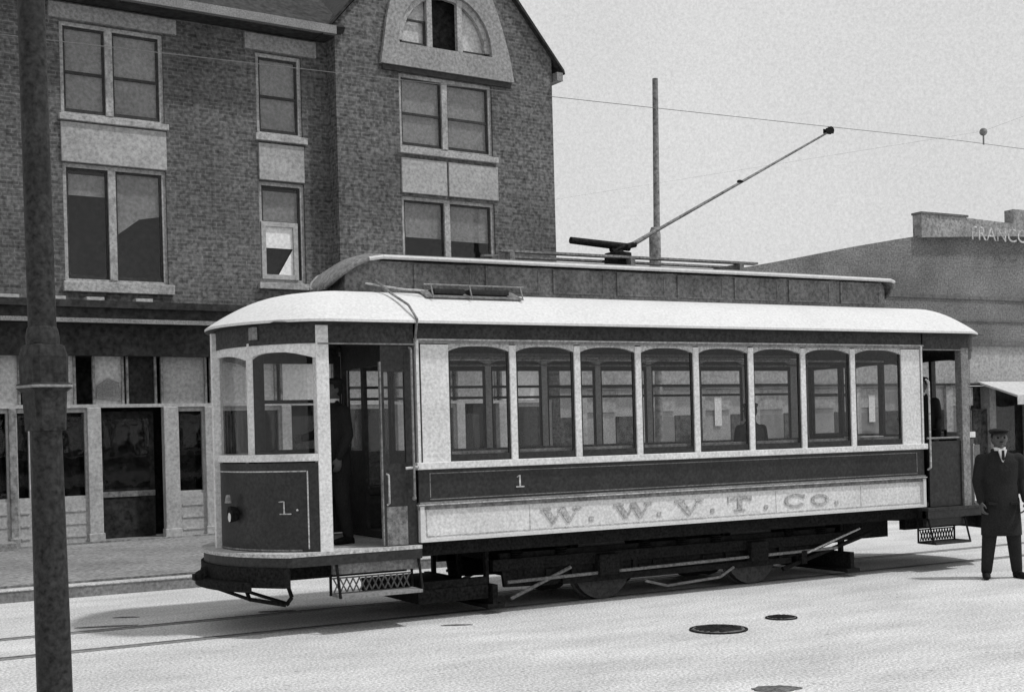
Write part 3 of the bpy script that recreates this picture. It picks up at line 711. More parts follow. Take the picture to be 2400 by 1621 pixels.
    # platform floor, ledge, bumper
    rings = [[(xx[0] if not front else xx[1], y, z) for z in (0.74, 0.80)] for y in (0, W)]
    inx = XF if front else XB
    def slab(off, z0, z1, name, m, bevel=0):
        pts_ = [(bp_(y, off), y) for y in ys(-off*0.25, W+off*0.25, 20)]
        poly = pts_ + [(inx, pts_[-1][1]), (inx, pts_[0][1])]
        return MB().prism(poly, 'z', z0, z1).build(name, m, T, bevel=bevel)
    slab(0.18, 0.755, 0.79, 'platform_ledge', 'line' if front else 'letterb')
    slab(0.16, 0.66, 0.754, 'platform_floor', 'dark')
    shell(-0.02, W+0.02, 0.47, 0.659, 0.19, 0.06, 'bumper', 'iron')
    shell(0.25, W-0.25, 0.43, 0.52, 0.25, 0.06, 'bumper_bar', 'iron')
    for y in (0.35, W-0.45): MB().box(min(inx, e0+sgn*0.5), max(inx, e0+sgn*0.5), y, y+0.10, 0.50, 0.659).build('platform_knee', 'iron', T)
    # platform side sill, step
    for near in (True, False):
        f = (lambda a, b: (a, b)) if near else (lambda a, b: (W-b, W-a))
        a0, b0 = sorted((e0-sgn*0.10, XF if front else XB))
        y0, y1 = f(0.0, 0.05)
        MB().box(a0, b0, y0, y1, 0.56, 0.755).build('platform_sill', 'clere' if front else 'dark', T)
        st = MB(); y0, y1 = f(-0.12, 0.16); st.box(a0+0.04, b0-0.04, y0, y1, 0.335, 0.365)
        so = st.build('step', 'trim' if front else 'dark', T)
        g = MB()
        for xx_ in (a0+0.03, b0-0.03):
            ya, yb2 = f(-0.10, 0.02)
            g.tube((xx_, ya if near else yb2, 0.34), (xx_, (0.0 if near else W), 0.70), 0.014, n=6); g.tube((xx_, (0.16 if near else W-0.16), 0.34), (xx_, (0.16 if near else W-0.16), 0.66), 0.014, n=6)
        g.build('step_hanger', 'iron', so)
        g = MB(); nx = 12; yr = 0.155 if near else W-0.155
        for i in range(nx):
            x0_ = a0+0.06+(b0-a0-0.12)*i/nx; x1_ = a0+0.06+(b0-a0-0.12)*(i+1)/nx
            g.tube((x0_, yr, 0.37), (x1_, yr, 0.50), 0.008, n=5); g.tube((x1_, yr+0.004, 0.37), (x0_, yr+0.004, 0.50), 0.008, n=5)
        g.box(a0+0.04, b0-0.04, yr-0.006, yr+0.010, 0.50, 0.515)
        g.build('step_lattice', 'clere' if front else 'iron', so)
    # folded door next to the bulkhead (near side) and closed door on the far side
    if front:
        g = MB(); g.box(-0.30, -0.27, 0.02, 0.05, 0.80, 2.76); g.box(-0.05, 0.05, 0.02, 0.06, 0.80, 2.76)
        g.box(-0.27, -0.05, 0.022, 0.05, 1.18, 1.60); g.box(-0.27, -0.05, 0.022, 0.05, 2.50, 2.76)
        fd = g.build('folding_door', 'dark', T)
        MB().box(-0.27, -0.05, 0.03, 0.034, 1.60, 2.50).build('pane', 'glass', fd)
        MB().box(-0.27, -0.05, 0.020, 0.05, 0.80, 1.178).build('kick_panel', 'clere', fd)
        MB().box(-0.315, -0.301, 0.01, 0.05, 0.80, 2.6).build('door_edge', 'clere', fd)
        MB().path([(-0.27, 0.0, 1.50), (-0.27, -0.05, 1.49), (-0.27, -0.05, 1.22), (-0.27, 0.0, 1.20)], 0.010).build('grab_handle', 'line', T)
        MB().path([(0.0, 0.0, 2.74), (0.0, -0.05, 2.72), (0.0, -0.05, 1.27), (0.0, 0.0, 1.25)], 0.012).sphere((0.0, -0.04, 1.255), 0.022).build('grab_rail', 'trim', T)
        MB().path([(-0.08, -0.03, 1.55), (0.05, -0.05, 1.56)], 0.014).build('latch', 'line', T)
    else:
        MB().path([(7.06, 0.0, 2.40), (7.06, -0.05, 2.37), (7.06, -0.05, 1.30), (7.06, 0.0, 1.27)], 0.012).build('grab_rail', 'line', T)
        MB().box(7.12, 7.70, 0.03, 0.06, 0.80, 1.62).build('gate_panel', 'dark', T)
        MB().tube((7.10, 0.04, 1.66), (7.72, 0.04, 1.66), 0.014).build('gate_rail', 'trim', T)
    g = MB(); c0, c1 = xx[0], xx[1]
    g.box(c0, c1, W-0.05, W-0.02, 0.80, 1.75); g.box(c0, c0+0.08, W-0.05, W-0.02, 1.75, 2.70); g.box(c1-0.08, c1, W-0.05, W-0.02, 1.75, 2.70); g.box(c0, c1, W-0.05, W-0.02, 2.70, 2.775)
    g.box(c0+0.08, c1-0.08, W-0.048, W-0.022, 2.26, 2.30)
    fd = g.build('far_door', 'wood', T); MB().box(c0+0.08, c1-0.08, W-0.037, W-0.033, 1.75, 2.70).build('pane', 'glass', fd)
    # controller and brake handle
    cxn = e0+sgn*0.30
    MB().lathe([(0.13, 0.8), (0.13, 1.45), (0.11, 1.52), (0.05, 1.53)], (cxn, 1.45, 0), 16).build('controller', 'iron', T)
    MB().tube((cxn, 1.45, 1.53), (cxn, 1.45, 1.62), 0.015).tube((cxn, 1.45, 1.61), (cxn-0.02, 1.28, 1.63), 0.012).build('controller_handle', 'steel', T)
    MB().tube((cxn+sgn*0.1, 0.75, 0.8), (cxn+sgn*0.1, 0.75, 1.75), 0.02).tube((cxn+sgn*0.1, 0.75, 1.75), (cxn-sgn*0.1, 0.80, 1.76), 0.014).build('brake_staff', 'iron', T)
vest(True); vest(False)

# roof ---------------------------------------------------------------
def loop(off, ye, x_f, x_r, dep, n=26, m_=60):
    """plan outline: near side front->rear, rear bow, far side, front bow; ye = inset of side from y=0"""
    pts_ = []; half = 1.05-ye
    for i in range(m_): pts_.append((x_f+(x_r-x_f)*i/m_, ye, 0))
    for i in range(n):
        a = math.pi*i/n; Y = 1.05-half*math.cos(a); pts_.append((x_r+dep*(math.sin(a))**1.4, Y, math.sin(a)))
    for i in range(m_): pts_.append((x_r-(x_r-x_f)*i/m_, W-ye, 0))
    for i in range(n):
        a = math.pi*i/n; Y = 1.05+half*math.cos(a); pts_.append((x_f-dep*(math.sin(a))**1.4, Y, math.sin(a)))
    return pts_
Pl = loop(0, -0.12, -0.90, 7.75, 0.80); Ql = loop(0, 0.50, -0.55, 7.40, 0.28)
rings = []
for k in range(-1, 11):
    t = max(0, k)/10; ring = []
    for (x0, y0, s0), (x1, y1, s1) in zip(Pl, Ql):
        ze = 3.0
        if k < 0: ring.append((x0, y0, ze-0.025))
        else:
            u = t; zz = ze+(3.335-ze)*(math.sin(u*math.pi/2))**0.95
            ring.append((x0+(x1-x0)*u, y0+(y1-y0)*u, zz))
    rings.append(ring)
MB().loft(rings, cap=False).build('lower_roof', 'roofw', T, smooth=True)
# soffit closing the roof from below
so = MB(); so.loft([[(x, y, 2.972) for x, y, s_ in Pl], [(x, min(max(y, 0.06), W-0.06), 2.972) for x, y, s_ in [(min(max(p[0], -1.3), 8.2), p[1], p[2]) for p in Pl]]], cap=False)
so.build('roof_soffit', 'wood', T)
MB().box(-1.35, XF, 0.06, W-0.06, 2.974, 2.978).box(XB, 8.2, 0.06, W-0.06, 2.974, 2.978).build('vestibule_ceiling', 'wood', T)
# clerestory
st = [(-0.53, 3.43, 0.20, 0.01), (-0.50, 3.47, 0.34, 0.02), (-0.44, 3.54, 0.46, 0.03), (-0.34, 3.62, 0.56, 0.05), (-0.22, 3.675, 0.63, 0.07), (-0.08, 3.695, 0.665, 0.09), (2.5, 3.695, 0.665, 0.10), (4.6, 3.695, 0.665, 0.10), (6.90, 3.69, 0.665, 0.09), (6.98, 3.675, 0.64, 0.08), (7.04, 3.62, 0.56, 0.06), (7.09, 3.54, 0.42, 0.04), (7.11, 3.46, 0.26, 0.02)]
rings = []
for x, z, hw, cr in st:
    top_ = [(x, 1.05-hw+2*hw*i/14, z+cr*(1-((i-7)/7)**2)) for i in range(15)]
    rings.append(top_+[(x, p[1], p[2]-0.035) for p in top_[::-1]])
MB().loft(rings).build('upper_roof', 'clere', T, smooth=True)
wallr = []
for x, z, wy in ((-0.40, 3.58, .40), (-0.30, 3.63, .47), (-0.15, 3.68, .545), (6.85, 3.68, .545), (6.98, 3.64, .47)):
    wallr.append([(x, 1.05-wy, 3.20), (x, 1.05-wy, z-0.02), (x, 1.05, z+0.02), (x, 1.05+wy, z-0.02), (x, 1.05+wy, 3.20)])
cl = MB().loft(wallr).build('clerestory', 'clere', T)
for sg in (-1, 1):
    for part, nm, mt in ((st[4:10], 'gutter_edge', 'roofw'), (st[:5], 'visor_edge', 'trim'), (st[9:], 'visor_edge', 'trim')):
        g = MB()
        for (x, z, hw, cr), (x2, z2, hw2, cr2) in zip(part[:-1], part[1:]): g.tube((x, 1.05+sg*hw, z-0.010), (x2, 1.05+sg*hw2, z2-0.010), 0.020, n=8)
        g.build(nm, mt, T, smooth=True)
for i in range(8):
    for sg in (-1, 1):
        yw = 1.05+sg*(0.555); x0_ = 0.30+i*P*1.07; x1_ = x0_+0.66
        a, b = sorted((yw, yw+sg*0.012))
        f = MB().box(x0_, x1_, a, b, 3.38, 3.40).box(x0_, x1_, a, b, 3.625, 3.645).box(x0_, x0_+0.02, a, b, 3.40, 3.625).box(x1_-0.02, x1_, a, b, 3.40, 3.625).build('deck_window', 'clere', cl)
        a, b = sorted((yw, yw+sg*0.006))
        MB().box(x0_+0.02, x1_-0.02, a, b, 3.40, 3.625).build('pane', 'deck', f)
# roof furniture
tb = MB(); tb.box(1.5, 5.1, 0.80, 0.90, 3.865, 3.89); tb.box(1.5, 5.1, 1.20, 1.30, 3.865, 3.89)
for i in range(3): tb.box(1.6+i*1.6, 1.66+i*1.6, 0.78, 1.32, 3.77, 3.8645)
tb.build('trolley_board', 'clere', T)
base = MB().lathe([(0.17, 3.78), (0.16, 3.95), (0.07, 3.97), (0.05, 4.03)], (3.20, 1.05, 0), 16).build('trolley_base', 'iron', T)
MB().tube((2.55, 1.05, 4.075), (3.36, 1.05, 4.03), 0.040, 0.046, 12).build('spring_barrel', 'iron', base)
MB().tube((3.10, 1.05, 3.99), (3.45, 1.05, 4.07), 0.035).tube((3.10, 1.0, 3.96), (3.30, 1.0, 4.05), 0.02).build('base_arm', 'iron', base)
tp = MB().tube((3.34, 1.05, 4.03), (3.75, 1.05, 4.245), 0.030, 0.024).tube((3.75, 1.05, 4.245), (6.50, 1.05, 5.66), 0.021, 0.013).build('trolley_pole', 'clere', T)
MB().lathe([(0.03, -0.02), (0.05, -0.018), (0.035, 0), (0.05, 0.018), (0.03, 0.02)], (6.57, 1.05, 5.705), 16, 'y').box(6.47, 6.60, 1.02, 1.028, 5.66, 5.72).box(6.47, 6.60, 1.072, 1.08, 5.66, 5.72).build('trolley_wheel', 'iron', tp)
MB().sphere((5.05, 1.05, 4.93), 0.03, (1.5, 1, .7)).build('pole_clamp', 'iron', tp)
# destination board lying against the clerestory, with its rails
db = MB().prism([(0.20, 3.265), (0.455, 3.365), (0.455, 3.375), (0.20, 3.28)], 'x', 0.30, 1.42).build('roof_board', 'clere', T)
MB().box(0.42, 0.76, 0.25, 0.42, 3.315, 3.365).box(0.82, 1.28, 0.25, 0.42, 3.315, 3.365).build('dark_panel', 'dark', db)
g = MB(); g.path([(0.28, 0.22, 3.40), (1.44, 0.22, 3.40)], 0.009)
for x in (0.36, 0.80, 1.40): g.path([(x, 0.22, 3.40), (x, 0.16, 3.26)], 0.008)
g.build('board_rail', 'trim', db)
MB().path([(-0.15, 0.45, 3.45), (-0.08, 0.20, 3.29), (0.0, -0.02, 3.16), (0.04, -0.13, 3.01), (0.06, -0.02, 2.80)], 0.013, 6).build('signal_cord', 'clere', T)
MB().path([(-0.25, 0.47, 3.42), (0.1, 0.30, 3.35), (0.3, 0.25, 3.34)], 0.010, 6).build('signal_cord', 'line', T)

# truck and running gear ----------------------------------------------
for ys_ in (0.13, W-0.23):
    MB().box(0.05, 7.02, ys_, ys_+0.10, 0.66, 0.80).build('body_sill', 'iron', T)
tr = MB()
for y in (0.33, W-0.41):
    tr.box(1.05, 5.95, y, y+0.08, 0.42, 0.54); tr.box(1.9, 5.1, y, y+0.08, 0.22, 0.29)
    for x in (2.05, 2.85, 4.15, 4.95): tr.box(x-0.03, x+0.03, y+0.01, y+0.07, 0.22, 0.54)
    tr.box(2.9, 4.1, y+0.005, y+0.075, 0.30, 0.36)
truck = tr.build('truck_frame', 'iron', T)
for y in (0.45, 1.65):
    for x in (2.45, 4.55):
        so_ = 1 if y > 1 else -1
        wh = MB().lathe([(0.02, -0.05), (0.36, -0.045), (0.38, -0.05), (0.385, 0.03), (0.41, 0.04), (0.41, 0.055), (0.02, 0.055)] if so_ < 0 else [(0.02, -0.055), (0.41, -0.055), (0.41, -0.04), (0.385, -0.03), (0.38, 0.05), (0.36, 0.045), (0.02, 0.05)], (x, y, 0.393), 28, 'y').build('wheel', 'letterb', truck, smooth=True)
        yb_ = y+so_*0.06
        MB().lathe([(0.07, -0.01), (0.09, 0.0), (0.07, 0.01)], (x, yb_, 0.39), 14, 'y').build('hub', 'steel', wh)
for x in (2.45, 4.55):
    MB().tube((x, 0.3, 0.39), (x, 1.8, 0.39), 0.06).build('axle', 'iron', truck)
    MB().lathe([(0.26, -0.40), (0.30, -0.36), (0.30, 0.36), (0.26, 0.40)], (x+(0.42 if x < 3 else -0.42), 1.05, 0.42), 16, 'y').build('motor', 'iron', truck)
    for y in (0.30, 1.80):
        MB().box(x-0.13, x+0.13, y-0.06, y+0.06, 0.29, 0.52).build('axle_box', 'iron', truck, bevel=0.015)
for x in (1.35, 1.9, 3.0, 3.5, 4.0, 5.1, 5.6):
    for y in (0.37, W-0.37):
        MB().lathe([(0.05 if i % 2 else 0.075, 0.54+i*0.0125) for i in range(10)], (x, y, 0), 12).build('coil_spring', 'iron', truck)
g = MB()
for y in (0.30, W-0.32):
    g.tube((1.2, y, 0.30), (5.8, y, 0.36), 0.018); g.tube((1.25, y+0.03, 0.12), (2.0, y+0.03, 0.40), 0.02)
    g.path([(2.95, y, 0.18), (3.25, y, 0.10), (4.0, y, 0.14), (4.2, y, 0.24)], 0.016)
g.build('brake_rod', 'clere', truck)
for x, s_ in ((1.0, -1), (5.95, 1)):
    g = MB(); g.box(x-0.03, x+0.03, 0.2, W-0.2, 0.10, 0.30)
    for y in (0.4, 1.05, W-0.4): g.box(x-0.02, x+0.02, y-0.03, y+0.03, 0.30, 0.70)
    g.box(x-0.10, x+0.10, 0.18, W-0.18, 0.06, 0.10)
    g.build('life_guard', 'iron', T)
for y in (0.36, W-0.42):
    g = MB(); g.prism([(1.15,0.60),(5.85,0.60),(5.75,0.40),(5.2,0.30),(4.95,0.27),(4.15,0.27),(3.95,0.22),(3.05,0.22),(2.85,0.27),(2.05,0.27),(1.8,0.22),(1.2,0.24)], 'y', y+0.01, y+0.055)
    g.build('truck_side_plate', 'iron', truck)
for x in (1.75, 3.15, 3.85, 5.25):
    MB().box(x-0.05, x+0.05, 0.35, W-0.35, 0.24, 0.40).build('brake_beam', 'iron', truck)
MB().box(1.1, 5.9, 0.7, 1.4, 0.52, 0.74).build('cross_bearer', 'iron', T)
# folded fender frame under the rear, seen as two slanting bars
g = MB(); g.tube((4.95, 0.32, 0.16), (6.35, 0.32, 0.50), 0.026); g.tube((5.30, 0.34, 0.30), (6.25, 0.34, 0.58), 0.018); g.box(5.22, 5.30, 0.28, 0.40, 0.20, 0.36)
g.build('fender_bar', 'iron', T)
MB().tube((5.30, 0.27, 0.335), (6.15, 0.27, 0.575), 0.012).build('fender_rod', 'line', T)
g = MB(); g.box(0.20, 0.95, 0.28, 0.36, 0.30, 0.38); g.box(0.15, 0.95, 0.26, 1.8, 0.16, 0.30); g.build('tool_box', 'iron', T)
MB().box(6.1, 6.85, 0.5, 1.7, 0.42, 0.66).build('resistance_box', 'iron', T)
MB().box(3.1, 3.9, 0.5, 1.6, 0.45, 0.66).build('air_tank', 'iron', T)
# fender bracket under the front bumper
MB().path([(-1.56, 0.55, 0.48), (-1.54, 0.45, 0.34), (-1.22, 0.32, 0.27), (-1.16, 0.32, 0.34), (-1.20, 0.34, 0.48)], 0.020).tube((-1.54, 0.45, 0.34), (-1.54, 1.60, 0.34), 0.018).tube((-1.20, 0.32, 0.28), (-1.22, 1.70, 0.28), 0.018).build('fender_bracket', 'iron', T)
MB().lathe([(0.05, 0), (0.06, 0.05), (0.045, 0.12)], (-1.80, 1.05, 0.50), 10).box(-1.92, -1.70, 1.0, 1.10, 0.50, 0.56).build('drawbar', 'iron', T)

# ------------------------------------------------------------------ people
def remesh_obj(g, name, m, parent, voxel, it=3):
    o = g.build(name, m, parent, at=(0,0,0))
    md = o.modifiers.new('r', 'REMESH'); md.mode = 'VOXEL'; md.voxel_size = voxel
    sm = o.modifiers.new('s', 'SMOOTH'); sm.iterations = it; sm.factor = 0.5
    bpy.context.view_layer.update()
    me = bpy.data.meshes.new_from_object(o.evaluated_get(bpy.context.evaluated_depsgraph_get()))
    o.modifiers.clear(); o.data = me; me.name = name
    if not me.materials: me.materials.append(M[m])
    for p in me.polygons: p.use_smooth = True
    return o
def limb(g, pts, rs, n=14):
    for i in range(len(pts)-1): g.tube(pts[i], pts[i+1], rs[i], rs[i+1], n)
    for p, r_ in zip(pts, rs): g.sphere(p, r_*0.995, u=14, v=10)
def hand(g, wrist, dirv, palm_n, side_, curl=0.5, s=1.0):
    d = Vector(dirv).normalized(); n_ = Vector(palm_n).normalized(); sd = d.cross(n_).normalized()*side_
    w_ = Vector(wrist)
    for k in range(4):
        base_ = w_ + d*0.085*s + sd*(k-1.5)*0.020*s
        limb(g, [w_+sd*(k-1.5)*0.012*s, base_], [0.014*s, 0.0125*s], 8)
        L1 = (0.040, 0.046, 0.043, 0.034)[k]*s
        a = curl*0.6
        p1 = base_ + (d*math.cos(a)+n_*math.sin(a))*L1
        p2 = p1 + (d*math.cos(a*2.1)+n_*math.sin(a*2.1))*L1*0.72
        p3 = p2 + (d*math.cos(a*2.8)+n_*math.sin(a*2.8))*L1*0.5
        limb(g, [base_, p1, p2, p3], [0.0098*s, 0.009*s, 0.0082*s, 0.0072*s], 8)
    tb_ = w_ + d*0.025*s - sd*0.028*s
    t1 = tb_ + (d*0.7-sd*0.6+n_*0.35).normalized()*0.042*s
    t2 = t1 + (d*0.9-sd*0.15+n_*0.4).normalized()*0.030*s
    limb(g, [w_+d*0.02*s, tb_, t1, t2], [0.016*s, 0.014*s, 0.0105*s, 0.009*s], 8)
def person(label, loc, rotz, H, pose='stand', hat='bowler', knee=0.42, voxel=0.009, wide=1.0):
    """local frame: faces -y, feet at z = 0"""
    p = thing('person', label, 'person', loc, rotz, local=True)
    k = H/1.72
    p.scale = (wide, 1, 1)
    sit = pose == 'sit'
    hip = 0.93*k if not sit else 0.0
    z0 = 0 if not sit else 0.0
    def V(x, y, z): return (x*k, y*k, z*k + z0)
    dz = 0 if not sit else -0.82         # seated: the pelvis is at the origin
    sh = 1.42+dz; nk = 1.50+dz; hd = 1.63+dz
    # skin: head, neck, hands in one continuous body inside the clothes
    g = MB()
    g.sphere(V(0, -0.005, hd), 0.098*k, (0.80, 0.98, 1.12), 20, 14)
    g.sphere(V(0, -0.030, hd-0.055), 0.070*k, (0.86, 0.85, 0.95), 16, 12)
    limb(g, [V(0, -0.118, hd-0.005+0.01), V(0, -0.100, hd+0.022)], [0.012*k, 0.010*k], 8)      # nose
    g.sphere(V(0, -0.095, hd-0.052), 0.017*k, (1.4, 0.7, 0.5)); g.sphere(V(0, -0.085, hd-0.092), 0.022*k)
    for s_ in (-1, 1):
        g.sphere(V(s_*0.080, 0.005, hd-0.005), 0.020*k, (0.5, 0.8, 1.5)); g.sphere(V(s_*0.034, -0.082, hd+0.028), 0.016*k, (1.3, 0.6, 0.5))
    limb(g, [V(0, 0.01, hd-0.06), V(0, 0.015, nk-0.02), V(0, 0.02, sh-0.03)], [0.055*k, 0.055*k, 0.075*k])
    limb(g, [V(0, 0.01, sh-0.10), V(0, 0.0, 1.15+dz), V(0, 0.0, 0.98+dz)], [0.125*k, 0.115*k, 0.125*k])
    if not sit:
        hips = [(-0.09, 0), (0.09, 0)]; feet = [(-0.17, -0.03), (0.16, 0.02)]
        arms = {-1: [(-0.19, 0.01, sh-0.03), (-0.235, 0.03, 1.14), (-0.225, -0.07, 0.90)], 1: [(0.19, 0.01, sh-0.03), (0.238, 0.03, 1.14), (0.235, -0.09, 0.91)]}
        if pose == 'lean': arms[-1] = [(-0.19, 0.01, sh-0.03), (-0.27, -0.05, 1.16), (-0.20, -0.28, 1.12)]
    else:
        arms = {s_: [(s_*0.19, 0.01, sh-0.03), (s_*0.25, 0.0, 1.12+dz), (s_*0.13, -0.22, 0.98+dz)] for s_ in (-1, 1)}
    for s_ in (-1, 1):
        a = arms[s_]; limb(g, [V(s_*0.08, 0, sh-0.06), V(*a[0]), V(*a[1]), V(*a[2])], [0.05*k, 0.045*k, 0.034*k, 0.022*k])
        d = (Vector(a[2])-Vector(a[1])).normalized()
        if pose == 'stand' or pose == 'lean': hand(g, V(*a[2]), d if pose == 'lean' and s_ < 0 else (0, -0.18, -1), (-s_, 0.25, 0), s_, 0.75, k)
        else: hand(g, V(*a[2]), (-s_*0.2, -1, -0.1), (0, 0, -1), -s_, 0.4, k)
    if not sit:
        for s_, f_ in zip((-1, 1), feet):
            limb(g, [V(s_*0.09, 0, 0.92), V((s_*0.09+f_[0])/2, -0.015, 0.50), V(f_[0], f_[1]+0.02, 0.09)], [0.08*k, 0.055*k, 0.038*k])
    else:
        for s_ in (-1, 1): limb(g, [V(s_*0.09, 0, 0.10), V(s_*0.11, -0.42, 0.14), V(s_*0.11, -0.44, -0.30)], [0.08*k, 0.055*k, 0.038*k])
    remesh_obj(g, 'body', 'skin', p, voxel*0.7, 2)
    # coat: torso with skirt, shoulders and sleeves, one surface
    g = MB(); rr = []
    if not sit: prof = [(knee, .215, .150), (0.62, .212, .150), (0.80, .203, .150), (0.96, .188, .140), (1.10, .175, .130), (1.25, .195, .138), (1.36, .205, .130), (1.43, .165, .105), (1.485, .075, .07)]
    else: prof = [(-0.04, .20, .16), (0.14, .18, .14), (0.28, .17, .13), (0.43, .195, .138), (0.54, .205, .130), (0.61, .165, .105), (0.665, .075, .07)]
    for z, a, b in prof:
        rr.append([V(a*math.cos(2*math.pi*i/22), 0.01+b*math.sin(2*math.pi*i/22), z) for i in range(22)])
    g.loft(rr)
    for s_ in (-1, 1):
        a = arms[s_]; limb(g, [V(s_*0.13, 0.01, sh-0.045), V(*a[0]), V(*a[1]), V(*(Vector(a[1])+(Vector(a[2])-Vector(a[1]))*0.97))], [0.075*k, 0.070*k, 0.056*k, 0.042*k])
    for s_ in (-1, 1): limb(g, [V(s_*0.075, 0.0, nk-0.005), V(s_*0.035, -0.115, 1.30+dz)], [0.022*k, 0.014*k], 8)     # lapels
    remesh_obj(g, 'coat', 'coat', p, voxel, 3)
    if pose == 'stand':
        for s_ in (-1, 1): MB().prism([(s_*0.07*k, 0.86*k), (s_*0.16*k, 0.87*k), (s_*0.16*k, 0.90*k), (s_*0.07*k, 0.89*k)], 'y', -0.145*k, -0.10*k).build('pocket_flap', 'coat', p)
    # shirt front and collar
    g = MB(); g.prism([(-0.045*k, (nk+0.005)*k), (0.045*k, (nk+0.005)*k), (0.004*k, (1.36+dz)*k), (-0.004*k, (1.36+dz)*k)], 'y', -0.150*k, -0.10*k); g.build('shirt_front', 'white', p)
    MB().lathe([(0.062*k, (nk-0.01)*k), (0.064*k, (nk+0.03)*k), (0.058*k, (nk+0.03)*k), (0.056*k, (nk-0.01)*k)], (0, 0.0, 0), 18).build('collar', 'white', p)
    MB().prism([(-0.012*k, (nk-0.005)*k), (0.012*k, (nk-0.005)*k), (0.016*k, (1.40+dz)*k), (0, (1.37+dz)*k), (-0.016*k, (1.40+dz)*k)], 'y', -0.158*k, -0.148*k).build('necktie', 'coat', p)
    # trousers and shoes
    g = MB()
    if not sit:
        for s_, f_ in zip((-1, 1), feet):
            limb(g, [V(s_*0.09, 0.01, 0.90), V((s_*0.09+f_[0])/2, 0.0, 0.48), V(f_[0], f_[1]+0.025, 0.09)], [0.11*k, 0.078*k, 0.058*k])
        remesh_obj(g, 'trousers', 'coat', p, voxel, 3)
        for s_, f_ in zip((-1, 1), feet):
            sh_ = MB(); tx = f_[0]+s_*0.04
            limb(sh_, [V(f_[0], f_[1]+0.045, 0.045), V((f_[0]+tx)/2, f_[1]-0.06, 0.040), V(tx, f_[1]-0.155, 0.032)], [0.045*k, 0.043*k, 0.033*k])
            sh_.box(f_[0]*k-0.035, f_[0]*k+0.035, (f_[1]-0.02)*k, (f_[1]+0.085)*k, 0, 0.05)
            remesh_obj(sh_, 'shoe', 'iron', p, voxel, 2)
    else:
        for s_ in (-1, 1): limb(g, [V(s_*0.09, 0, 0.08), V(s_*0.11, -0.43, 0.13), V(s_*0.11, -0.45, -0.36)], [0.11*k, 0.085*k, 0.06*k])
        remesh_obj(g, 'trousers', 'coat', p, voxel, 3)
    # hair and hat
    g = MB(); g.sphere(V(0, 0.016, hd+0.012), 0.102*k, (0.84, 0.92, 1.05), 18, 12); g.build('hair', 'coat', p, smooth=True)
    zc_ = (hd+0.055)*k
    if hat == 'bowler':
        MB().lathe([(0.135*k, 0.0), (0.140*k, 0.012*k), (0.100*k, 0.010*k), (0.096*k, 0.06*k), (0.080*k, 0.100*k), (0.04*k, 0.120*k), (0.005, 0.124*k)], (0, 0, zc_), 24).build('hat', 'coat', p, smooth=True)
    else:
        MB().lathe([(0.094*k, 0.0), (0.099*k, 0.02*k), (0.108*k, 0.036*k), (0.092*k, 0.056*k), (0.05*k, 0.066*k), (0.01, 0.068*k)], (0, 0.010*k, zc_), 24).prism([(-0.08*k, -0.06*k), (-0.045*k, -0.125*k), (0.045*k, -0.125*k), (0.08*k, -0.06*k)], 'z', zc_+0.002, zc_+0.010).build('cap', 'coat', p)
    # eyes and moustache
    for s_ in (-1, 1): MB().sphere(V(s_*0.034, -0.092, hd+0.012), 0.011*k).build('eye', 'iron', p)
    MB().sphere(V(0, -0.106, hd-0.036), 0.015*k, (1.5, 0.5, 0.4)).build('moustache', 'coat', p, smooth=True)
    return p
fc = math.atan2(-11.58+1.1, -5.19-7.1)      # direction from the man towards the street camera side
person('man in long dark coat and dark flat cap standing on the road behind the streetcar', (7.13, -1.05, 0), fc+math.pi/2+0.25, 1.74, hat='cap', wide=1.08, knee=0.50)
person('conductor in dark coat and flat cap standing on the rear platform of the streetcar', (8.02, 1.0, 0.79), R(-60), 1.66, 'lean', 'cap', knee=0.75, voxel=0.014)
person('motorman in dark coat and cap standing just inside the front doorway of the streetcar', (-0.50, 0.80, 0.79), R(-80), 1.66, 'lean', 'cap', knee=0.75, voxel=0.014)
person('seated passenger in dark clothes behind the fifth side window of the streetcar', (4.55, 0.36, 1.34), R(180), 1.50, 'sit', 'cap', voxel=0.016)
tag(MB().box(6.05, 6.42, 0.10, 0.40, 1.705, 1.712).build('newspaper', 'paper', at=(6.2, 0.25, 1.70)), 'white sheet of paper lying behind the last side window of the streetcar', 'paper')

# ------------------------------------------------------------------ world, sun, camera
wd = bpy.data.worlds.new('World'); S.world = wd; wd.use_nodes = True
nt = wd.node_tree; N = nt.nodes; Lk = nt.links; bg = N['Background']
sky = N.new('ShaderNodeTexSky'); sky.sky_type = 'NISHITA'; sky.sun_disc = False
sunv = Vector((0.42, -0.34, 1.0)).normalized()
el = math.asin(sunv.z); az = math.atan2(sunv.x, sunv.y)
sky.sun_elevation = el; sky.sun_rotation = az; sky.dust_density = 4.0
bw = N.new('ShaderNodeRGBToBW'); Lk.new(sky.outputs[0], bw.inputs[0])
tc = N.new('ShaderNodeTexCoord')
n1 = N.new('ShaderNodeTexNoise'); n1.inputs['Scale'].default_value = 480; n1.inputs['Detail'].default_value = 5; n1.inputs['Roughness'].default_value = 0.8
n2 = N.new('ShaderNodeTexNoise'); n2.inputs['Scale'].default_value = 4; n2.inputs['Detail'].default_value = 5
Lk.new(tc.outputs['Generated'], n1.inputs['Vector']); Lk.new(tc.outputs['Generated'], n2.inputs['Vector'])
def wr(src, lo, hi):
    r = N.new('ShaderNodeMapRange'); r.inputs['From Min'].default_value = 0.3; r.inputs['From Max'].default_value = 0.7
    r.inputs['To Min'].default_value = lo; r.inputs['To Max'].default_value = hi; Lk.new(src, r.inputs['Value']); return r.outputs[0]
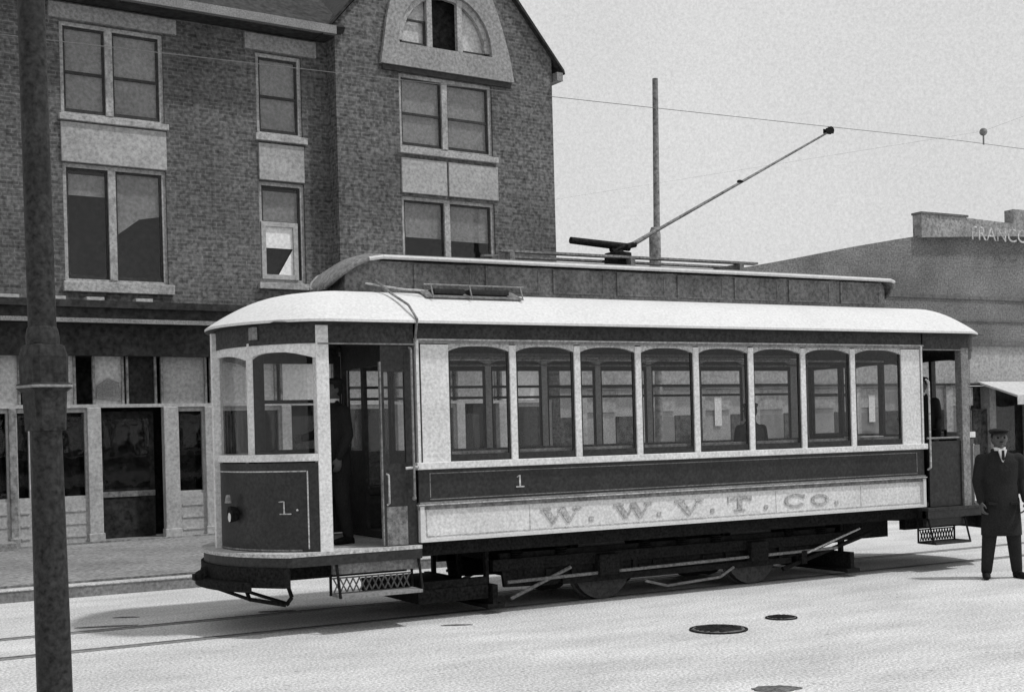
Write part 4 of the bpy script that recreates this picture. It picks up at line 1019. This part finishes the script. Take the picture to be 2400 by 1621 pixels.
mm = N.new('ShaderNodeMath'); mm.operation = 'MULTIPLY'; Lk.new(wr(n1.outputs['Fac'], 0.84, 1.16), mm.inputs[0]); Lk.new(wr(n2.outputs['Fac'], 0.96, 1.04), mm.inputs[1])
# thin bright overcast over the clear sky: mostly even, a little of the sky's own brightness
cl_ = N.new('ShaderNodeMath'); cl_.operation = 'MULTIPLY_ADD'; cl_.inputs[1].default_value = 0.12; cl_.inputs[2].default_value = 6.6
Lk.new(bw.outputs[0], cl_.inputs[0])
m3 = N.new('ShaderNodeMath'); m3.operation = 'MULTIPLY'; Lk.new(cl_.outputs[0], m3.inputs[0]); Lk.new(mm.outputs[0], m3.inputs[1])
Lk.new(m3.outputs[0], bg.inputs['Color']); bg.inputs['Strength'].default_value = 0.10
sl = bpy.data.lights.new('sun', 'SUN'); sl.energy = 2.6; sl.angle = R(3); sl.color = (1, 1, 1)
so_ = bpy.data.objects.new('sun', sl); COL.objects.link(so_); so_.rotation_euler = sunv.to_track_quat('Z', 'Y').to_euler(); so_.location = (0, 0, 30)

cam = bpy.data.cameras.new('camera'); co = bpy.data.objects.new('camera', cam); COL.objects.link(co); S.camera = co
yaw, roll = R(28.6619), 0.0265
fwd = Vector((math.sin(yaw), math.cos(yaw), 0)); rt_ = Vector((math.cos(yaw), -math.sin(yaw), 0)); upv = Vector((0, 0, 1))
c_, s_ = math.cos(roll), math.sin(roll)
rx = rt_*c_ - upv*s_; ux = rt_*s_ + upv*c_
mw = Matrix((( rx.x, ux.x, -fwd.x, -5.192), (rx.y, ux.y, -fwd.y, -11.579), (rx.z, ux.z, -fwd.z, 1.88), (0, 0, 0, 1)))
co.matrix_world = mw
cam.sensor_width = 36; cam.lens = 45.0; cam.shift_y = (1011.9-810.5)/2400; cam.clip_end = 1000
for o in bpy.data.objects:
    if '_o' in o: del o['_o']
S.view_settings.view_transform = 'Standard'; S.view_settings.look = 'None'; S.view_settings.exposure = 0; S.view_settings.gamma = 1
S.render.engine = 'CYCLES'
